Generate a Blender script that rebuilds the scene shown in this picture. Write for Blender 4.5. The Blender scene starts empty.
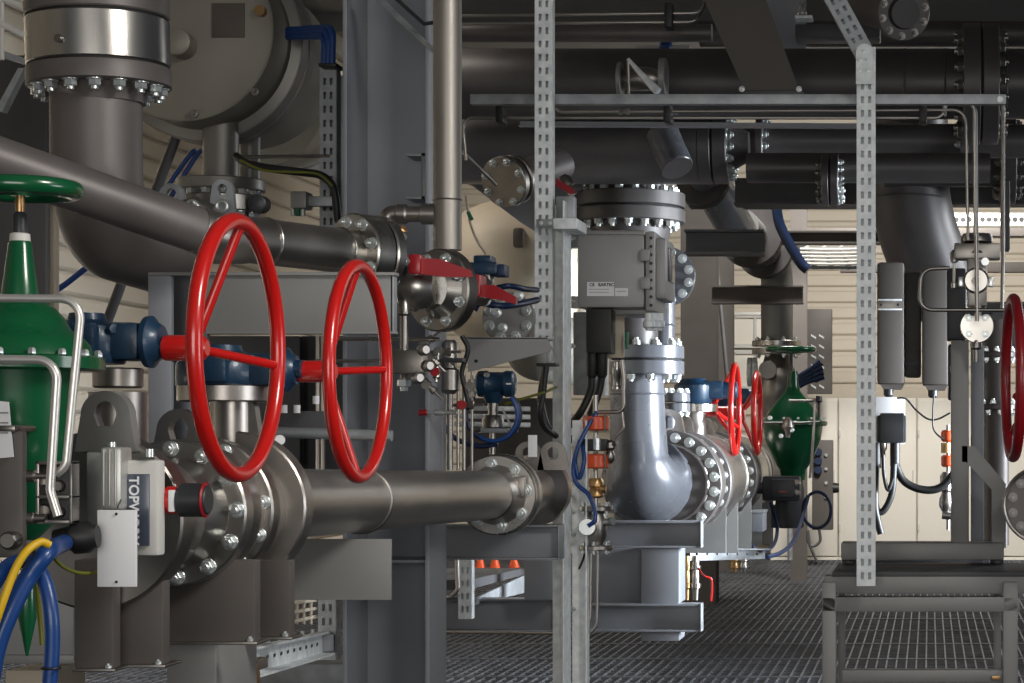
import bpy, bmesh, math, random
from mathutils import Vector, Matrix
random.seed(7)
PI = math.pi
scn = bpy.context.scene
COL = scn.collection
F, VX, VY, CH = 2100.0, 930.0, 440.0, 1.4
V = Vector
X, Y, Z = V((1, 0, 0)), V((0, 1, 0)), V((0, 0, 1))

def P(px, py, d):
    """a spot in the hall, read off the photograph at distance d from the camera plane"""
    return V(((px - VX) / F * d, d, CH + (VY - py) / F * d))
def S(px, d):
    return px * d / F

# ------------------------------------------------------------------ materials
MATS = {}
def mat(name, col, rough=.5, metal=0., coat=0., bump=0., bscale=60., var=0., vscale=6., stretch=None, ior=None, emit=None, spec=.5):
    m = bpy.data.materials.new(name); m.use_nodes = True
    nt = m.node_tree; b = nt.nodes['Principled BSDF']
    b.inputs['Base Color'].default_value = (*col, 1)
    b.inputs['Roughness'].default_value = rough
    b.inputs['Metallic'].default_value = metal
    b.inputs['Coat Weight'].default_value = coat
    b.inputs['Coat Roughness'].default_value = .12
    b.inputs['Specular IOR Level'].default_value = spec
    tc = nt.nodes.new('ShaderNodeTexCoord'); vec = tc.outputs['Object']
    if stretch:
        mp = nt.nodes.new('ShaderNodeMapping'); mp.inputs['Scale'].default_value = stretch
        nt.links.new(vec, mp.inputs['Vector']); vec = mp.outputs['Vector']
    if var:
        n = nt.nodes.new('ShaderNodeTexNoise'); n.inputs['Scale'].default_value = vscale; n.inputs['Detail'].default_value = 6
        nt.links.new(vec, n.inputs['Vector'])
        r = nt.nodes.new('ShaderNodeValToRGB')
        r.color_ramp.elements[0].position = .3; r.color_ramp.elements[1].position = .7
        r.color_ramp.elements[0].color = (*[max(0, c * (1 - var)) for c in col], 1)
        r.color_ramp.elements[1].color = (*[min(1, c * (1 + var)) for c in col], 1)
        nt.links.new(n.outputs['Fac'], r.inputs['Fac']); nt.links.new(r.outputs['Color'], b.inputs['Base Color'])
        mr = nt.nodes.new('ShaderNodeMapRange'); mr.inputs[3].default_value = max(.05, rough - .1); mr.inputs[4].default_value = min(1, rough + .12)
        nt.links.new(n.outputs['Fac'], mr.inputs[0]); nt.links.new(mr.outputs[0], b.inputs['Roughness'])
    if bump:
        n2 = nt.nodes.new('ShaderNodeTexNoise'); n2.inputs['Scale'].default_value = bscale; n2.inputs['Detail'].default_value = 3
        nt.links.new(vec, n2.inputs['Vector'])
        bp = nt.nodes.new('ShaderNodeBump'); bp.inputs['Strength'].default_value = bump; bp.inputs['Distance'].default_value = .01
        nt.links.new(n2.outputs['Fac'], bp.inputs['Height']); nt.links.new(bp.outputs['Normal'], b.inputs['Normal'])
    if emit:
        b.inputs['Emission Color'].default_value = (*col, 1); b.inputs['Emission Strength'].default_value = emit
    MATS[name] = m
    return m
M = dict(
    pipe=mat('grey painted pipe', (.135, .122, .118), .46, .35, var=.16, vscale=5, bump=.03, bscale=90),
    darkpipe=mat('dark grey coated pipe', (.074, .068, .068), .42, .25, var=.14, vscale=4, bump=.03, bscale=60),
    elbow=mat('blue grey coated pipe', (.135, .142, .162), .27, .25, var=.08, vscale=4),
    steel=mat('stainless steel', (.52, .50, .47), .27, 1., var=.12, vscale=8, stretch=(1, 1, .3)),
    dullsteel=mat('dull stainless steel', (.33, .31, .29), .36, 1., var=.2, vscale=7),
    satin=mat('satin stainless pipe', (.46, .43, .40), .34, 1., var=.1, vscale=5),
    plate=mat('grey steel plate', (.27, .27, .265), .48, .35, var=.12, vscale=3, bump=.02, bscale=40),
    frame=mat('blue grey painted steel', (.25, .262, .29), .45, .25, var=.1, vscale=2.5),
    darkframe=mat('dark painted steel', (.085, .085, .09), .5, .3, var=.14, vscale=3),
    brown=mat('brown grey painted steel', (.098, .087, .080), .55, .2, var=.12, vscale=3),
    galv=mat('galvanised steel', (.80, .84, .88), .45, .12, var=.18, vscale=28),
    galvdull=mat('weathered galvanised steel', (.34, .36, .38), .5, .6, var=.22, vscale=18),
    zinc=mat('zinc plated bolt', (.70, .74, .74), .3, .85),
    brushed=mat('brushed warm steel', (.34, .315, .285), .46, .8, var=.06, vscale=4),
    tubing=mat('bright steel tube', (.72, .70, .67), .34, .7, var=.06, vscale=8),
    darkbolt=mat('dark bolt steel', (.22, .21, .2), .38, .9),
    red=mat('glossy red paint', (.53, .009, .007), .28, 0., coat=.6),
    darkred=mat('dark red paint', (.30, .008, .014), .38, 0., coat=.3),
    green=mat('glossy green paint', (.003, .085, .030), .26, 0., coat=.6),
    blue=mat('blue painted casting', (.008, .036, .078), .42, .1, coat=.2, bump=.05, bscale=120),
    cable=mat('bright blue cable', (.008, .050, .21), .38, 0., coat=.2),
    navy=mat('dark blue cable', (.006, .018, .062), .42),
    yellow=mat('yellow cable', (.70, .43, .01), .45),
    yg=mat('yellow green earth wire', (.13, .14, .012), .5),
    black=mat('black rubber', (.012, .012, .013), .5),
    blackbox=mat('black plastic', (.028, .030, .034), .42),
    white=mat('white label plate', (.82, .82, .84), .45),
    casing=mat('pale grey plastic', (.62, .61, .58), .5),
    slate=mat('slate screen', (.07, .085, .12), .25, coat=.3),
    orange=mat('orange red clamp', (.72, .085, .015), .42, coat=.2),
    brass=mat('brass fitting', (.45, .28, .13), .36, .9),
    box=mat('light grey enclosure', (.33, .33, .33), .42, .15, var=.06, vscale=4),
    tank=mat('beige grey vessel', (.25, .235, .20), .46, .25, var=.08, vscale=2.5),
    tankdark=mat('grey vessel ring', (.25, .24, .225), .4, .45, var=.1, vscale=4),
    cream=mat('cream vessel paint', (.52, .45, .35), .55, var=.06, vscale=2),
    wall=mat('cream cladding', (.66, .595, .49), .55, 0., var=.05, vscale=1.5),
    cabinet=mat('off white cabinet', (.84, .80, .715), .5, 0., var=.02, vscale=1),
    ceil=mat('grey ceiling sheet', (.30, .30, .31), .7, 0., var=.1, vscale=1),
    grate=mat('dark grating steel', (.16, .165, .18), .42, .7, var=.3, vscale=6),
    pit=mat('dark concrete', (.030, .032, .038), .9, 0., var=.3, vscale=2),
    tag=mat('aluminium nameplate', (.55, .55, .53), .4, .6),
    ink=mat('black print', (.015, .015, .018), .6),
    whiteink=mat('white print', (.85, .87, .9), .5),
    plateb=mat('brown nameplate', (.10, .085, .075), .5, .2),
    gtape=mat('green plastic', (.01, .16, .08), .5),
    lamp=mat('lamp diffuser', (1., .96, .9), .5, emit=6.),
    gasket=mat('black gasket', (.008, .008, .009), .7),
)

# ------------------------------------------------------------------ mesh building
def basis(w):
    w = V(w).normalized()
    a = Z if abs(w.z) < .9 else Y
    u = a.cross(w).normalized()
    return u, w.cross(u).normalized(), w

class MB:
    def __init__(s): s.v = []; s.f = []
    def add(s, vs, fs):
        o = len(s.v); s.v += [V(q) for q in vs]; s.f += [tuple(i + o for i in q) for q in fs]; return s
    def box(s, c, size, R=None, b=0.):
        bm = bmesh.new(); bmesh.ops.create_cube(bm, size=1.)
        for q in bm.verts: q.co = V((q.co.x * size[0], q.co.y * size[1], q.co.z * size[2]))
        if b: bmesh.ops.bevel(bm, geom=bm.edges[:], offset=b, segments=2, profile=.6, affect='EDGES')
        bm.verts.index_update()
        c = V(c); R = R or Matrix.Identity(3)
        s.add([c + R @ q.co for q in bm.verts], [[q.index for q in f.verts] for f in bm.faces]); bm.free(); return s
    def bpx(s, x0, y0, x1, y1, d0, d1, b=.004):
        a, c = P(x0, y0, d0), P(x1, y1, d0)
        return s.box(((a.x + c.x) / 2, (d0 + d1) / 2, (a.z + c.z) / 2), (abs(c.x - a.x), abs(d1 - d0), abs(a.z - c.z)), None, b)
    def lathe(s, o, w, prof, seg=32, closed=True):
        u, v, w = basis(w); o = V(o); n = len(prof); vs = []; fs = []
        for (t, r) in prof:
            for k in range(seg):
                a = 2 * PI * k / seg
                vs.append(o + w * t + (u * math.cos(a) + v * math.sin(a)) * max(r, 1e-5))
        for i in range(n - 1):
            for k in range(seg):
                k2 = (k + 1) % seg
                fs.append((i * seg + k, i * seg + k2, (i + 1) * seg + k2, (i + 1) * seg + k))
        if closed:
            fs.append(tuple(range(seg))[::-1]); fs.append(tuple((n - 1) * seg + k for k in range(seg)))
        return s.add(vs, fs)
    def cyl(s, a, b, r, r2=None, seg=20, ch=0.):
        a, b = V(a), V(b); L = (b - a).length; r2 = r if r2 is None else r2
        pr = [(0, r - ch), (ch, r), (L - ch, r2), (L, r2 - ch)] if ch else [(0, r), (L, r2)]
        return s.lathe(a, b - a, pr, seg)
    def disc(s, c, w, r, th, seg=40, ch=.003):
        c = V(c); w = V(w).normalized()
        return s.lathe(c, w, [(0, r - ch), (ch, r), (th - ch, r), (th, r - ch)], seg)
    def torus(s, c, w, R, r, seg=56, ms=12):
        u, v, w = basis(w); c = V(c); vs = []; fs = []
        for i in range(seg):
            a = 2 * PI * i / seg; e = u * math.cos(a) + v * math.sin(a)
            for j in range(ms):
                t = 2 * PI * j / ms
                vs.append(c + e * (R + r * math.cos(t)) + w * (r * math.sin(t)))
        for i in range(seg):
            for j in range(ms):
                fs.append((i * ms + j, ((i + 1) % seg) * ms + j, ((i + 1) % seg) * ms + (j + 1) % ms, i * ms + (j + 1) % ms))
        return s.add(vs, fs)
    def tube(s, pts, r, seg=12, bend=0., n=6, r2=None):
        pts = [V(p) for p in pts]; path = [pts[0]]
        for i in range(1, len(pts) - 1):
            a, p, c = pts[i - 1], pts[i], pts[i + 1]
            d1, d2 = (a - p), (c - p); l1, l2 = d1.length, d2.length
            d1.normalize(); d2.normalize(); ang = d1.angle(d2, PI)
            if bend and ang < PI - .02:
                t = min(bend / math.tan(ang / 2), l1 * .49, l2 * .49)
                q0, q1 = p + d1 * t, p + d2 * t
                rr = t * math.tan(ang / 2); bis = (d1 + d2).normalized(); ctr = p + bis * (rr / math.sin(ang / 2))
                e0, e1 = q0 - ctr, q1 - ctr; tot = e0.angle(e1); ax = e0.cross(e1).normalized()
                for k in range(n + 1): path.append(ctr + Matrix.Rotation(tot * k / n, 3, ax) @ e0)
            else: path.append(p)
        path.append(pts[-1])
        t0 = (path[1] - path[0]).normalized(); u, v, _ = basis(t0); vs = []; fs = []; prev = t0; N = len(path)
        for i, p in enumerate(path):
            if 0 < i < N - 1: t = ((path[i + 1] - p).normalized() + (p - path[i - 1]).normalized()).normalized()
            else: t = (path[i] - path[i - 1]).normalized() if i else t0
            q = prev.rotation_difference(t); u = q @ u; v = q @ v; prev = t
            rad = r if r2 is None else r + (r2 - r) * i / (N - 1)
            for k in range(seg):
                a = 2 * PI * k / seg; vs.append(p + (u * math.cos(a) + v * math.sin(a)) * rad)
        for i in range(N - 1):
            for k in range(seg):
                k2 = (k + 1) % seg; fs.append((i * seg + k, i * seg + k2, (i + 1) * seg + k2, (i + 1) * seg + k))
        fs.append(tuple(range(seg))[::-1]); fs.append(tuple((N - 1) * seg + k for k in range(seg)))
        return s.add(vs, fs)
    def curve(s, pts, r, seg=10, sub=8, r2=None):
        """smooth cable through points"""
        p = [V(q) for q in pts]; p = [p[0] * 2 - p[1]] + p + [p[-1] * 2 - p[-2]]; out = []
        for i in range(1, len(p) - 2):
            for k in range(sub):
                t = k / sub; a, b, c, d = p[i - 1:i + 3]
                out.append(.5 * ((2 * b) + (c - a) * t + (2 * a - 5 * b + 4 * c - d) * t * t + (3 * b - a - 3 * c + d) * t ** 3))
        out.append(p[-2])
        return s.tube(out, r, seg, r2=r2)
    def prism(s, pts, ext):
        pts = [V(q) for q in pts]; n = len(pts); e = V(ext)
        return s.add(pts + [q + e for q in pts], [tuple(range(n)), tuple(range(2 * n - 1, n - 1, -1))] + [(i, i + n, (i + 1) % n + n, (i + 1) % n) for i in range(n)])
    def ppx(s, pxs, d0, d1):
        return s.prism([P(a, b, d0) for a, b in pxs], (0, d1 - d0, 0))
    def sweep(s, a, b, prof, up=None):
        """an open-shaped rolled section: closed outline prof[(u,v)] carried from a to b"""
        a, b = V(a), V(b); w = (b - a).normalized(); u = V(up or X); u = (u - w * u.dot(w)).normalized(); v = w.cross(u)
        return s.prism([a + u * x + v * y for x, y in prof], b - a)
    def mesh(s, name, m, off=V((0, 0, 0)), ang=38):
        me = bpy.data.meshes.new(name); me.from_pydata([tuple(q - off) for q in s.v], [], s.f); me.validate()
        bm = bmesh.new(); bm.from_mesh(me); bmesh.ops.recalc_face_normals(bm, faces=bm.faces[:]); bm.to_mesh(me); bm.free()
        me.materials.append(m if not isinstance(m, str) else M[m])
        me.shade_smooth(); me.set_sharp_from_angle(angle=math.radians(ang)); return me
WL = {}
def tag(o, label=None, cat=None, group=None, kind=None):
    for k, q in (('label', label), ('category', cat), ('group', group), ('kind', kind)):
        if q: o[k] = q
    return o
def thing(name, label, cat, loc, group=None):
    o = bpy.data.objects.new(name, None); COL.objects.link(o); o.location = loc; o.empty_display_size = .05
    WL[o.name] = V(loc); return tag(o, label, cat, group)
def part(name, mb, m, parent, label=None):
    off = WL[parent.name]
    o = bpy.data.objects.new(name, mb.mesh(name, m, off)); COL.objects.link(o); o.parent = parent; WL[o.name] = off
    if label: o['label'] = label
    return o
def single(name, label, cat, mb, m, group=None, kind=None):
    lo = V((min(q[i] for q in mb.v) for i in range(3))); hi = V((max(q[i] for q in mb.v) for i in range(3)))
    off = V(((lo.x + hi.x) / 2, (lo.y + hi.y) / 2, lo.z))
    o = bpy.data.objects.new(name, mb.mesh(name, m, off)); COL.objects.link(o); o.location = off; WL[o.name] = off
    return tag(o, label, cat, group, kind)
def struct(name, mb, m):
    return single(name, None, None, mb, m, kind='structure')
BOLT = {}
def bolts(parent, c, w, R, n, size, m='zinc', phase=.5, ln=1., name='bolt', arc=None):
    """a ring of hexagon nuts with stud ends standing on the face at c, pointing along w"""
    w = V(w).normalized(); key = (tuple(round(q, 3) for q in w), round(size, 5), m, ln)
    if key not in BOLT:
        mb = MB(); mb.disc((0, 0, 0), w, size * 1.25, size * .2, 14, size * .05)
        mb.lathe((0, 0, 0), w, [(size * .2, size), (size * .2 + size * .85 * ln, size), (size * .2 + size * ln, size * .86)], 6)
        mb.cyl(w * size * .9, w * size * (1 + .75 * ln), size * .56, seg=10, ch=size * .1)
        BOLT[key] = mb.mesh('bolt', m)
    u, v, _ = basis(w); off = WL[parent.name]
    for k in range(n):
        a = 2 * PI * (k + phase) / n if arc is None else arc[0] + (arc[1] - arc[0]) * k / max(1, n - 1)
        o = bpy.data.objects.new(name, BOLT[key]); COL.objects.link(o); o.parent = parent
        o.location = V(c) + (u * math.cos(a) + v * math.sin(a)) * R - off
def flange(parent, c, w, r, th, n=12, bs=None, m='steel', bm='zinc', faces=(1,), phase=.5, br=None, name='flange', hub=0., ln=1.):
    """disc from c along w; nuts on its far face (1) and or its near face (-1)"""
    c = V(c); w = V(w).normalized(); mb = MB().disc(c, w, r, th, 48, min(.004, th * .15))
    if hub: mb.lathe(c, w, [(-th * 1.3, hub), (0, hub * 1.25)], 36)
    o = part(name, mb, m, parent); bs = bs or r * .085; br = br or r * .82
    if n:
        if 1 in faces: bolts(o, c + w * th, w, br, n, bs, bm, phase, ln)
        if -1 in faces: bolts(o, c, -w, br, n, bs, bm, phase, ln)
    return o
def text(parent, name, body, c, size, u, v, m, align='CENTER', label=None):
    cu = bpy.data.curves.new(name, 'FONT'); cu.body = body; cu.size = size; cu.align_x = align; cu.align_y = 'CENTER'; cu.extrude = .0006; cu.offset = size * .022
    t = bpy.data.objects.new(name, cu); COL.objects.link(t)
    dg = bpy.context.evaluated_depsgraph_get(); me = bpy.data.meshes.new_from_object(t.evaluated_get(dg))
    bpy.data.objects.remove(t)
    u, v = V(u).normalized(), V(v).normalized(); w = u.cross(v)
    R = Matrix((u, v, w)).transposed().to_4x4(); R.translation = V(c) - WL[parent.name]
    me.transform(R); me.materials.clear(); me.materials.append(M[m])
    o = bpy.data.objects.new(name, me); COL.objects.link(o); o.parent = parent; WL[o.name] = WL[parent.name]
    if label: o['label'] = label
    return o
def strut(name, label, cat, a, b, width, depth, m='galv', pitch=.052, group=None, sides=(0, 1), start=.5):
    """slotted channel from a to b, its slotted face towards the aisle, two rows of real slots"""
    a, b = V(a), V(b); w = (b - a).normalized(); n = V((0, -1, 0)); u = w.cross(n).normalized()
    if u.x < 0: u = -u
    L = (b - a).length; cols = [-.5, -.28, -.11, .12, .29, .5]; rows = [0.]; t = pitch * start
    while t + pitch * .5 < L - .005: rows += [t, t + pitch * .5]; t += pitch
    rows.append(L); mb = MB(); vs = []; fs = []; nc = len(cols)
    for r in rows:
        for c in cols: vs.append(a + w * r + u * (c * width))
    for i in range(len(rows) - 1):
        for j in range(nc - 1):
            if i % 2 == 1 and j in (1, 3): continue
            fs.append((i * nc + j, i * nc + j + 1, (i + 1) * nc + j + 1, (i + 1) * nc + j))
    mb.add(vs, fs)
    for sd in (-.5, .5):
        e = a + u * (sd * width); mb.add([e, e + w * L, e + w * L - n * depth, e - n * depth], [(0, 1, 2, 3)])
    q0, q1 = a - u * (width / 2) - n * depth, a + u * (width / 2) - n * depth
    mb.add([q0, q1, q1 + w * L, q0 + w * L], [(0, 1, 2, 3)])
    o = single(name, label, cat, mb, m, group)
    o.data.shade_flat()
    md = o.modifiers.new('thickness', 'SOLIDIFY'); md.thickness = .003; md.offset = 0
    return o
def copy_tree(o, loc, label=None):
    c = o.copy(); COL.objects.link(c); c.location = loc; WL[c.name] = V(loc)
    if label: c['label'] = label
    def kids(src, dst):
        for ch in list(src.children):
            k = ch.copy(); COL.objects.link(k); k.parent = dst; kids(ch, k)
    kids(o, c); return c
# ------------------------------------------------------------------ the hall
XL, YB, ZC = -6.2, 26.0, 5.6
mb = MB()
for i in range(52):          # bearing bars, along the hall
    pass
x = -6.1
while x < 4.4:
    mb.box((x, 18, -.016), (.010, 16.4, .032)); x += .062
y = 9.9
while y < 26:
    mb.box((-.85, y, -.008), (10.6, .008, .012)); y += .125
y = 10.4
while y < 26:
    mb.box((-.85, y, -.012), (10.6, .026, .034)); y += 1.0
struct('floor', mb, 'grate')
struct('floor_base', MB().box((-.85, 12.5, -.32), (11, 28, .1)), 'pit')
mb = MB().box((XL - .05, 12.5, 2.6), (.06, 28, 6.2))
z = -.1
while z < 5.6:
    mb.prism([(XL, -1.4, z), (XL + .016, -1.4, z + .02), (XL + .016, -1.4, z + .13), (XL, -1.4, z + .15)], (0, 27.4, 0)); z += .17
struct('wall_left', mb, 'wall')
mb = MB().box((-.85, YB + .05, 2.6), (11, .06, 6.2))
z = -.1
while z < 5.6:
    mb.prism([(XL, YB, z), (XL, YB - .018, z + .02), (XL, YB - .018, z + .13), (XL, YB, z + .15)], (11, 0, 0)); z += .2
struct('wall_back', mb, 'wall')
mb = MB().box((-.85, 12.5, ZC + .06), (11, 28, .06))
for k in range(12): mb.box((-.85, 2 + k * 2.1, ZC - .05), (10.8, .12, .2), None, .01)
struct('ceiling', mb, 'ceil')
struct('wall_right', MB().box((4.75, 19.5, 2.6), (.06, 13.5, 6.2)), 'wall')
struct('trim_1', MB().box((XL + .09, 12.5, ZC - .16), (.1, 27, .16), None, .02), 'casing')
struct('trim_2', MB().box((XL + .05, 12.5, 4.72), (.06, 27, .1), None, .02), 'casing')

# the windows of the back wall seen between the pipes
for k, (x0, x1, y0, y1) in enumerate(((733, 778, 316, 346), (733, 778, 352, 388))):
    d = YB - .06
    w = struct('window_%d' % (k + 1), MB().bpx(x0, y0, x1, y1, d, d + .03), 'cabinet')
    a, c = P(x0, y0, d), P(x1, y1, d); mb = MB()
    mb.box(((a.x + c.x) / 2, d - .02, a.z), (c.x - a.x + .06, .05, .05)).box(((a.x + c.x) / 2, d - .02, c.z), (c.x - a.x + .06, .05, .05))
    mb.box((a.x, d - .02, (a.z + c.z) / 2), (.05, .05, a.z - c.z)).box((c.x, d - .02, (a.z + c.z) / 2), (.05, .05, a.z - c.z)).box(((a.x + c.x) / 2, d - .02, (a.z + c.z) / 2), (.03, .04, a.z - c.z))
    part('window_frame', mb, 'casing', w)

# white cabinets standing along the back wall
D = 24.4
edges = [(770, 793, 'narrow off white cabinet at the left end of the back row, behind the green valve'), (793, 838, 'off white cabinet behind the blue cable loop, left of the tall slotted post'), (838, 917, 'wide off white cabinet door behind the tall slotted post and black cables'), (917, 985, 'off white cabinet right of the black cables, behind the orange clamped fitting'), (985, 1040, 'off white cabinet at the right end of the row, behind the red handwheel')]
for x0, x1, lb in edges:
    t = thing('cabinet', lb, 'cabinet', P((x0 + x1) / 2, 562, D), 'off white cabinets along the back wall')
    part('body', MB().bpx(x0 + .3, 398, x1 - .3, 557, D + .03, D + .6, .01), 'cabinet', t)
    part('plinth', MB().bpx(x0 + .3, 557, x1 - .3, 563, D + .02, D + .6, .005), 'cabinet', t)
    part('door', MB().bpx(x0 + 1, 400, x1 - 1, 556, D, D + .03, .008), 'cabinet', t)
    mb = MB()
    part('handle', MB().bpx(x1 - 5, 470, x1 - 3.4, 486, D - .03, D, .004), 'casing', t)
    for yy in (430, 524): part('hinge', MB().bpx(x0 + .6, yy, x0 + 2.6, yy + 7, D - .015, D, .003), 'casing', t)
# ribbed dark louvre panel on the back wall
D = 23.6
t = thing('perforated_board', 'brown perforated panel hanging above the cabinets left of the slotted post', 'panel', P(819, 395, D))
part('panel', MB().bpx(806, 309, 832, 394, D, D + .1, .01), 'brown', t)
for r in range(6):
    for c in range(2):
        part('slot', MB().ppx([(811 + c * 8, 334 + r * 10), (816 + c * 8, 337 + r * 10), (816 + c * 8, 339 + r * 10), (811 + c * 8, 336 + r * 10)], D - .012, D), 'zinc', t)
# wall mounted switch panel behind the blue loop
D = 23.0
t = thing('switch_station', 'grey panel with dark blue knobs on the cabinets behind the blue cable loop', 'panel', P(822, 535, D))
part('panel', MB().bpx(812, 440, 833, 530, D, D + .12, .01), 'brown', t)
for r in range(3): part('knob', MB().cyl(P(818, 452 + r * 9, D), P(818, 452 + r * 9, D - .08), .045, .04, 14), 'navy', t)
for r in range(4): part('button', MB().cyl(P(826, 455 + r * 14, D), P(826, 455 + r * 14, D - .03), .02, .018, 10), 'zinc', t)
part('conduit_gland', MB().cyl(P(833, 488, D + .05), P(839, 488, D + .05), .06, .05, 14), 'black', t)

# ------------------------------------------------------------------ far steelwork
def bar(name, label, cat, x0, y0, x1, y1, d0, d1, m, group=None, b=.006):
    return single(name, label, cat, MB().bpx(x0, y0, x1, y1, d0, d1, b), m, group)
def hbeam(name, label, cat, a, b, w, h, m, up, tf=.014, group=None):
    """I section from a to b: flanges w wide, h high between their outer faces; up = direction of the flanges' width"""
    p = [(-w / 2, -h / 2), (w / 2, -h / 2), (w / 2, -h / 2 + tf), (tf / 2, -h / 2 + tf), (tf / 2, h / 2 - tf), (w / 2, h / 2 - tf), (w / 2, h / 2), (-w / 2, h / 2), (-w / 2, h / 2 - tf), (-tf / 2, h / 2 - tf), (-tf / 2, -h / 2 + tf), (-w / 2, -h / 2 + tf)]
    return single(name, label, cat, MB().sweep(a, b, p, up), m, group)
def zfl(px, d): return V((P(px, 0, d).x, d, 0))
hbeam('steel_column', 'brown grey steel column rising behind the big bent pipe and its red wheels', 'column', V((P(700, 0, 18).x, 18, -.02)), P(700, 180, 18), .30, .28, 'brown', X)
hbeam('steel_column', 'slim grey steel column behind the neck of the far green valve', 'column', V((P(799, 0, 21).x, 21, -.02)), P(799, 180, 21), .16, .16, 'brown', X)
hbeam('steel_column', 'far slim steel column in front of the back wall windows', 'column', V((P(724, 0, 22.5).x, 22.5, -.02)), P(724, 180, 22.5), .2, .2, 'brown', X)
hbeam('steel_beam', 'short brown beam crossing low behind the far green handwheel', 'beam', P(712, 295, 17), P(803, 295, 17), .14, .145, 'brown', Y)
hbeam('steel_beam', 'long dark beam crossing under the small overhead pipe with the bolted flange', 'beam', P(690, 200, 13.5), P(868, 200, 13.5), .16, .105, 'darkframe', Y)
hbeam('steel_beam', 'brown beam below the cable tray, left of the slotted post', 'beam', P(764, 238, 16.5), P(880, 238, 16.5), .16, .10, 'brown', Y)
hbeam('steel_beam', 'dark heavy beam end crossing in front of the slanted grey pipe', 'beam', P(686, 243, 13), P(765, 243, 13), .2, .15, 'darkframe', Y)
bar('steel_beam', 'pale brown rail on the back wall above the ribbed cladding, right part', 'beam', 840, 262, 1040, 272, 22, 22.15, 'brown')
bar('steel_beam', 'dark upper rail across the far wall beneath the perforated strip', 'beam', 800, 228, 1040, 236, 20.5, 20.7, 'brown')
bar('wall_rail', 'thin pale rail on the left cladding end beyond the vessel', 'rail', 700, 312, 780, 315, 24, 24.1, 'casing')
# cable tray with pale cables under the far beams
D = 17.5
t = thing('cable_tray', 'ladder cable tray with slanted rungs hanging left of the tall slotted post', 'tray', P(830, 268, D))
for yy in (247, 266): part('side_rail', MB().bpx(800, yy, 866, yy + 3, D, D + .02, .003), 'galvdull', t)
for k in range(4): part('rung', MB().tube([P(806 + k * 17, 246, D + .03), P(816 + k * 17, 269, D + .03)], .022, 8), 'casing', t)
for k in range(5):
    single('tray_cable', 'pale cable lying in the far cable tray, %s from the top' % ('first', 'second', 'third', 'fourth', 'lowest')[k], 'cable', MB().curve([P(800, 249 + k * 3.6, D - .03), P(830, 249.6 + k * 3.6, D - .03), P(868, 249 + k * 3.6, D - .03)], .011, 8), 'casing', 'cables in the far tray')
single('blue_cable', 'dark blue cable bundle dropping from the dark beam left of the far cable tray', 'cable', MB().curve([P(776, 205, 16), P(779, 222, 16), P(786, 238, 16), P(800, 262, 16), P(808, 270, 16)], .04, 10), 'navy')
# perforated pale strips on the far right
D = 21
mb = MB().bpx(945, 213, 1040, 226, D, D + .04, .004)
t = thing('perforated_strip', 'pale perforated cable channel crossing the far wall behind the instrument tubes', 'channel', P(990, 226, D))
part('channel', mb, 'galv', t)
for k in range(13): part('hole', MB().disc(P(950 + k * 6.5, 219.5, D - .004), Y, .026, .006, 12, .001), 'black', t)

# ------------------------------------------------------------------ far pipework around the second green valve
D = 13.2
t = thing('slanted_pipe', 'light grey slanted pipe with dark flange descending behind the overhead pipes', 'pipe', P(715, 235, D))
part('pipe', MB().tube([P(700, 165, D - .3), P(738, 232, D + .7)], S(20, D), 28), 'elbow', t)
a, b = P(700, 165, D - .3), P(738, 232, D + .7); w = (b - a).normalized()
flange(t, P(702, 181, D - .2), w, S(26, D), .06, 8, m='darkpipe', faces=(1,))
D = 17.3
t = thing('bent_pipe', 'brown grey bent pipe with blind flange turning down above the far green handwheel', 'pipe', P(778, 348, D))
part('pipe', MB().tube([P(742, 226, D - 1.2), P(777, 262, D), P(777, 340, D)], S(16, D), 28, bend=.22, n=10), 'plate', t)
w = (P(777, 262, D) - P(742, 226, D - 1.2)).normalized()
flange(t, P(750, 234, D - .92), w, S(33, D - .9), .07, 12, m='darkpipe', faces=(1,))
flange(t, P(764, 249, D - .42), w, S(29, D - .4), .06, 0, m='darkpipe')
flange(t, P(777, 341, D), -Z, S(25, D), .045, 8, m='steel', faces=(-1,), bm='zinc')
t = thing('globe_valve', 'grey flanged valve under the bent pipe, behind the red handwheels', 'valve', P(776, 430, D))
flange(t, P(777, 349, D), -Z, S(25, D), .045, 8, m='steel', faces=(1,))
part('body', MB().lathe(P(777, 355, D), -Z, [(0, .10), (.06, .115), (.16, .17), (.26, .19), (.36, .17), (.46, .14), (.6, .14)], 32), 'dullsteel', t)
part('port_cover', MB().disc(P(768, 370, D - .19), -Y, .075, .03, 28), 'dullsteel', t)
part('side_flange', MB().disc(P(757, 372, D), -X, .12, .035, 30).disc(P(752, 372, D), -X, .12, .035, 30), 'galv', t)
D = 20
single('riser_pipe', 'thin dark drain pipe running down behind the steel column to the back wall', 'pipe', MB().tube([P(716, 255, D), P(731, 420, D)], .02, 10), 'darkframe')
single('conduit', 'thin pale conduit running up the back wall beside the bent pipe', 'conduit', MB().tube([P(790, 300, D), P(790, 560, D)], .025, 10), 'galvdull')
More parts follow.
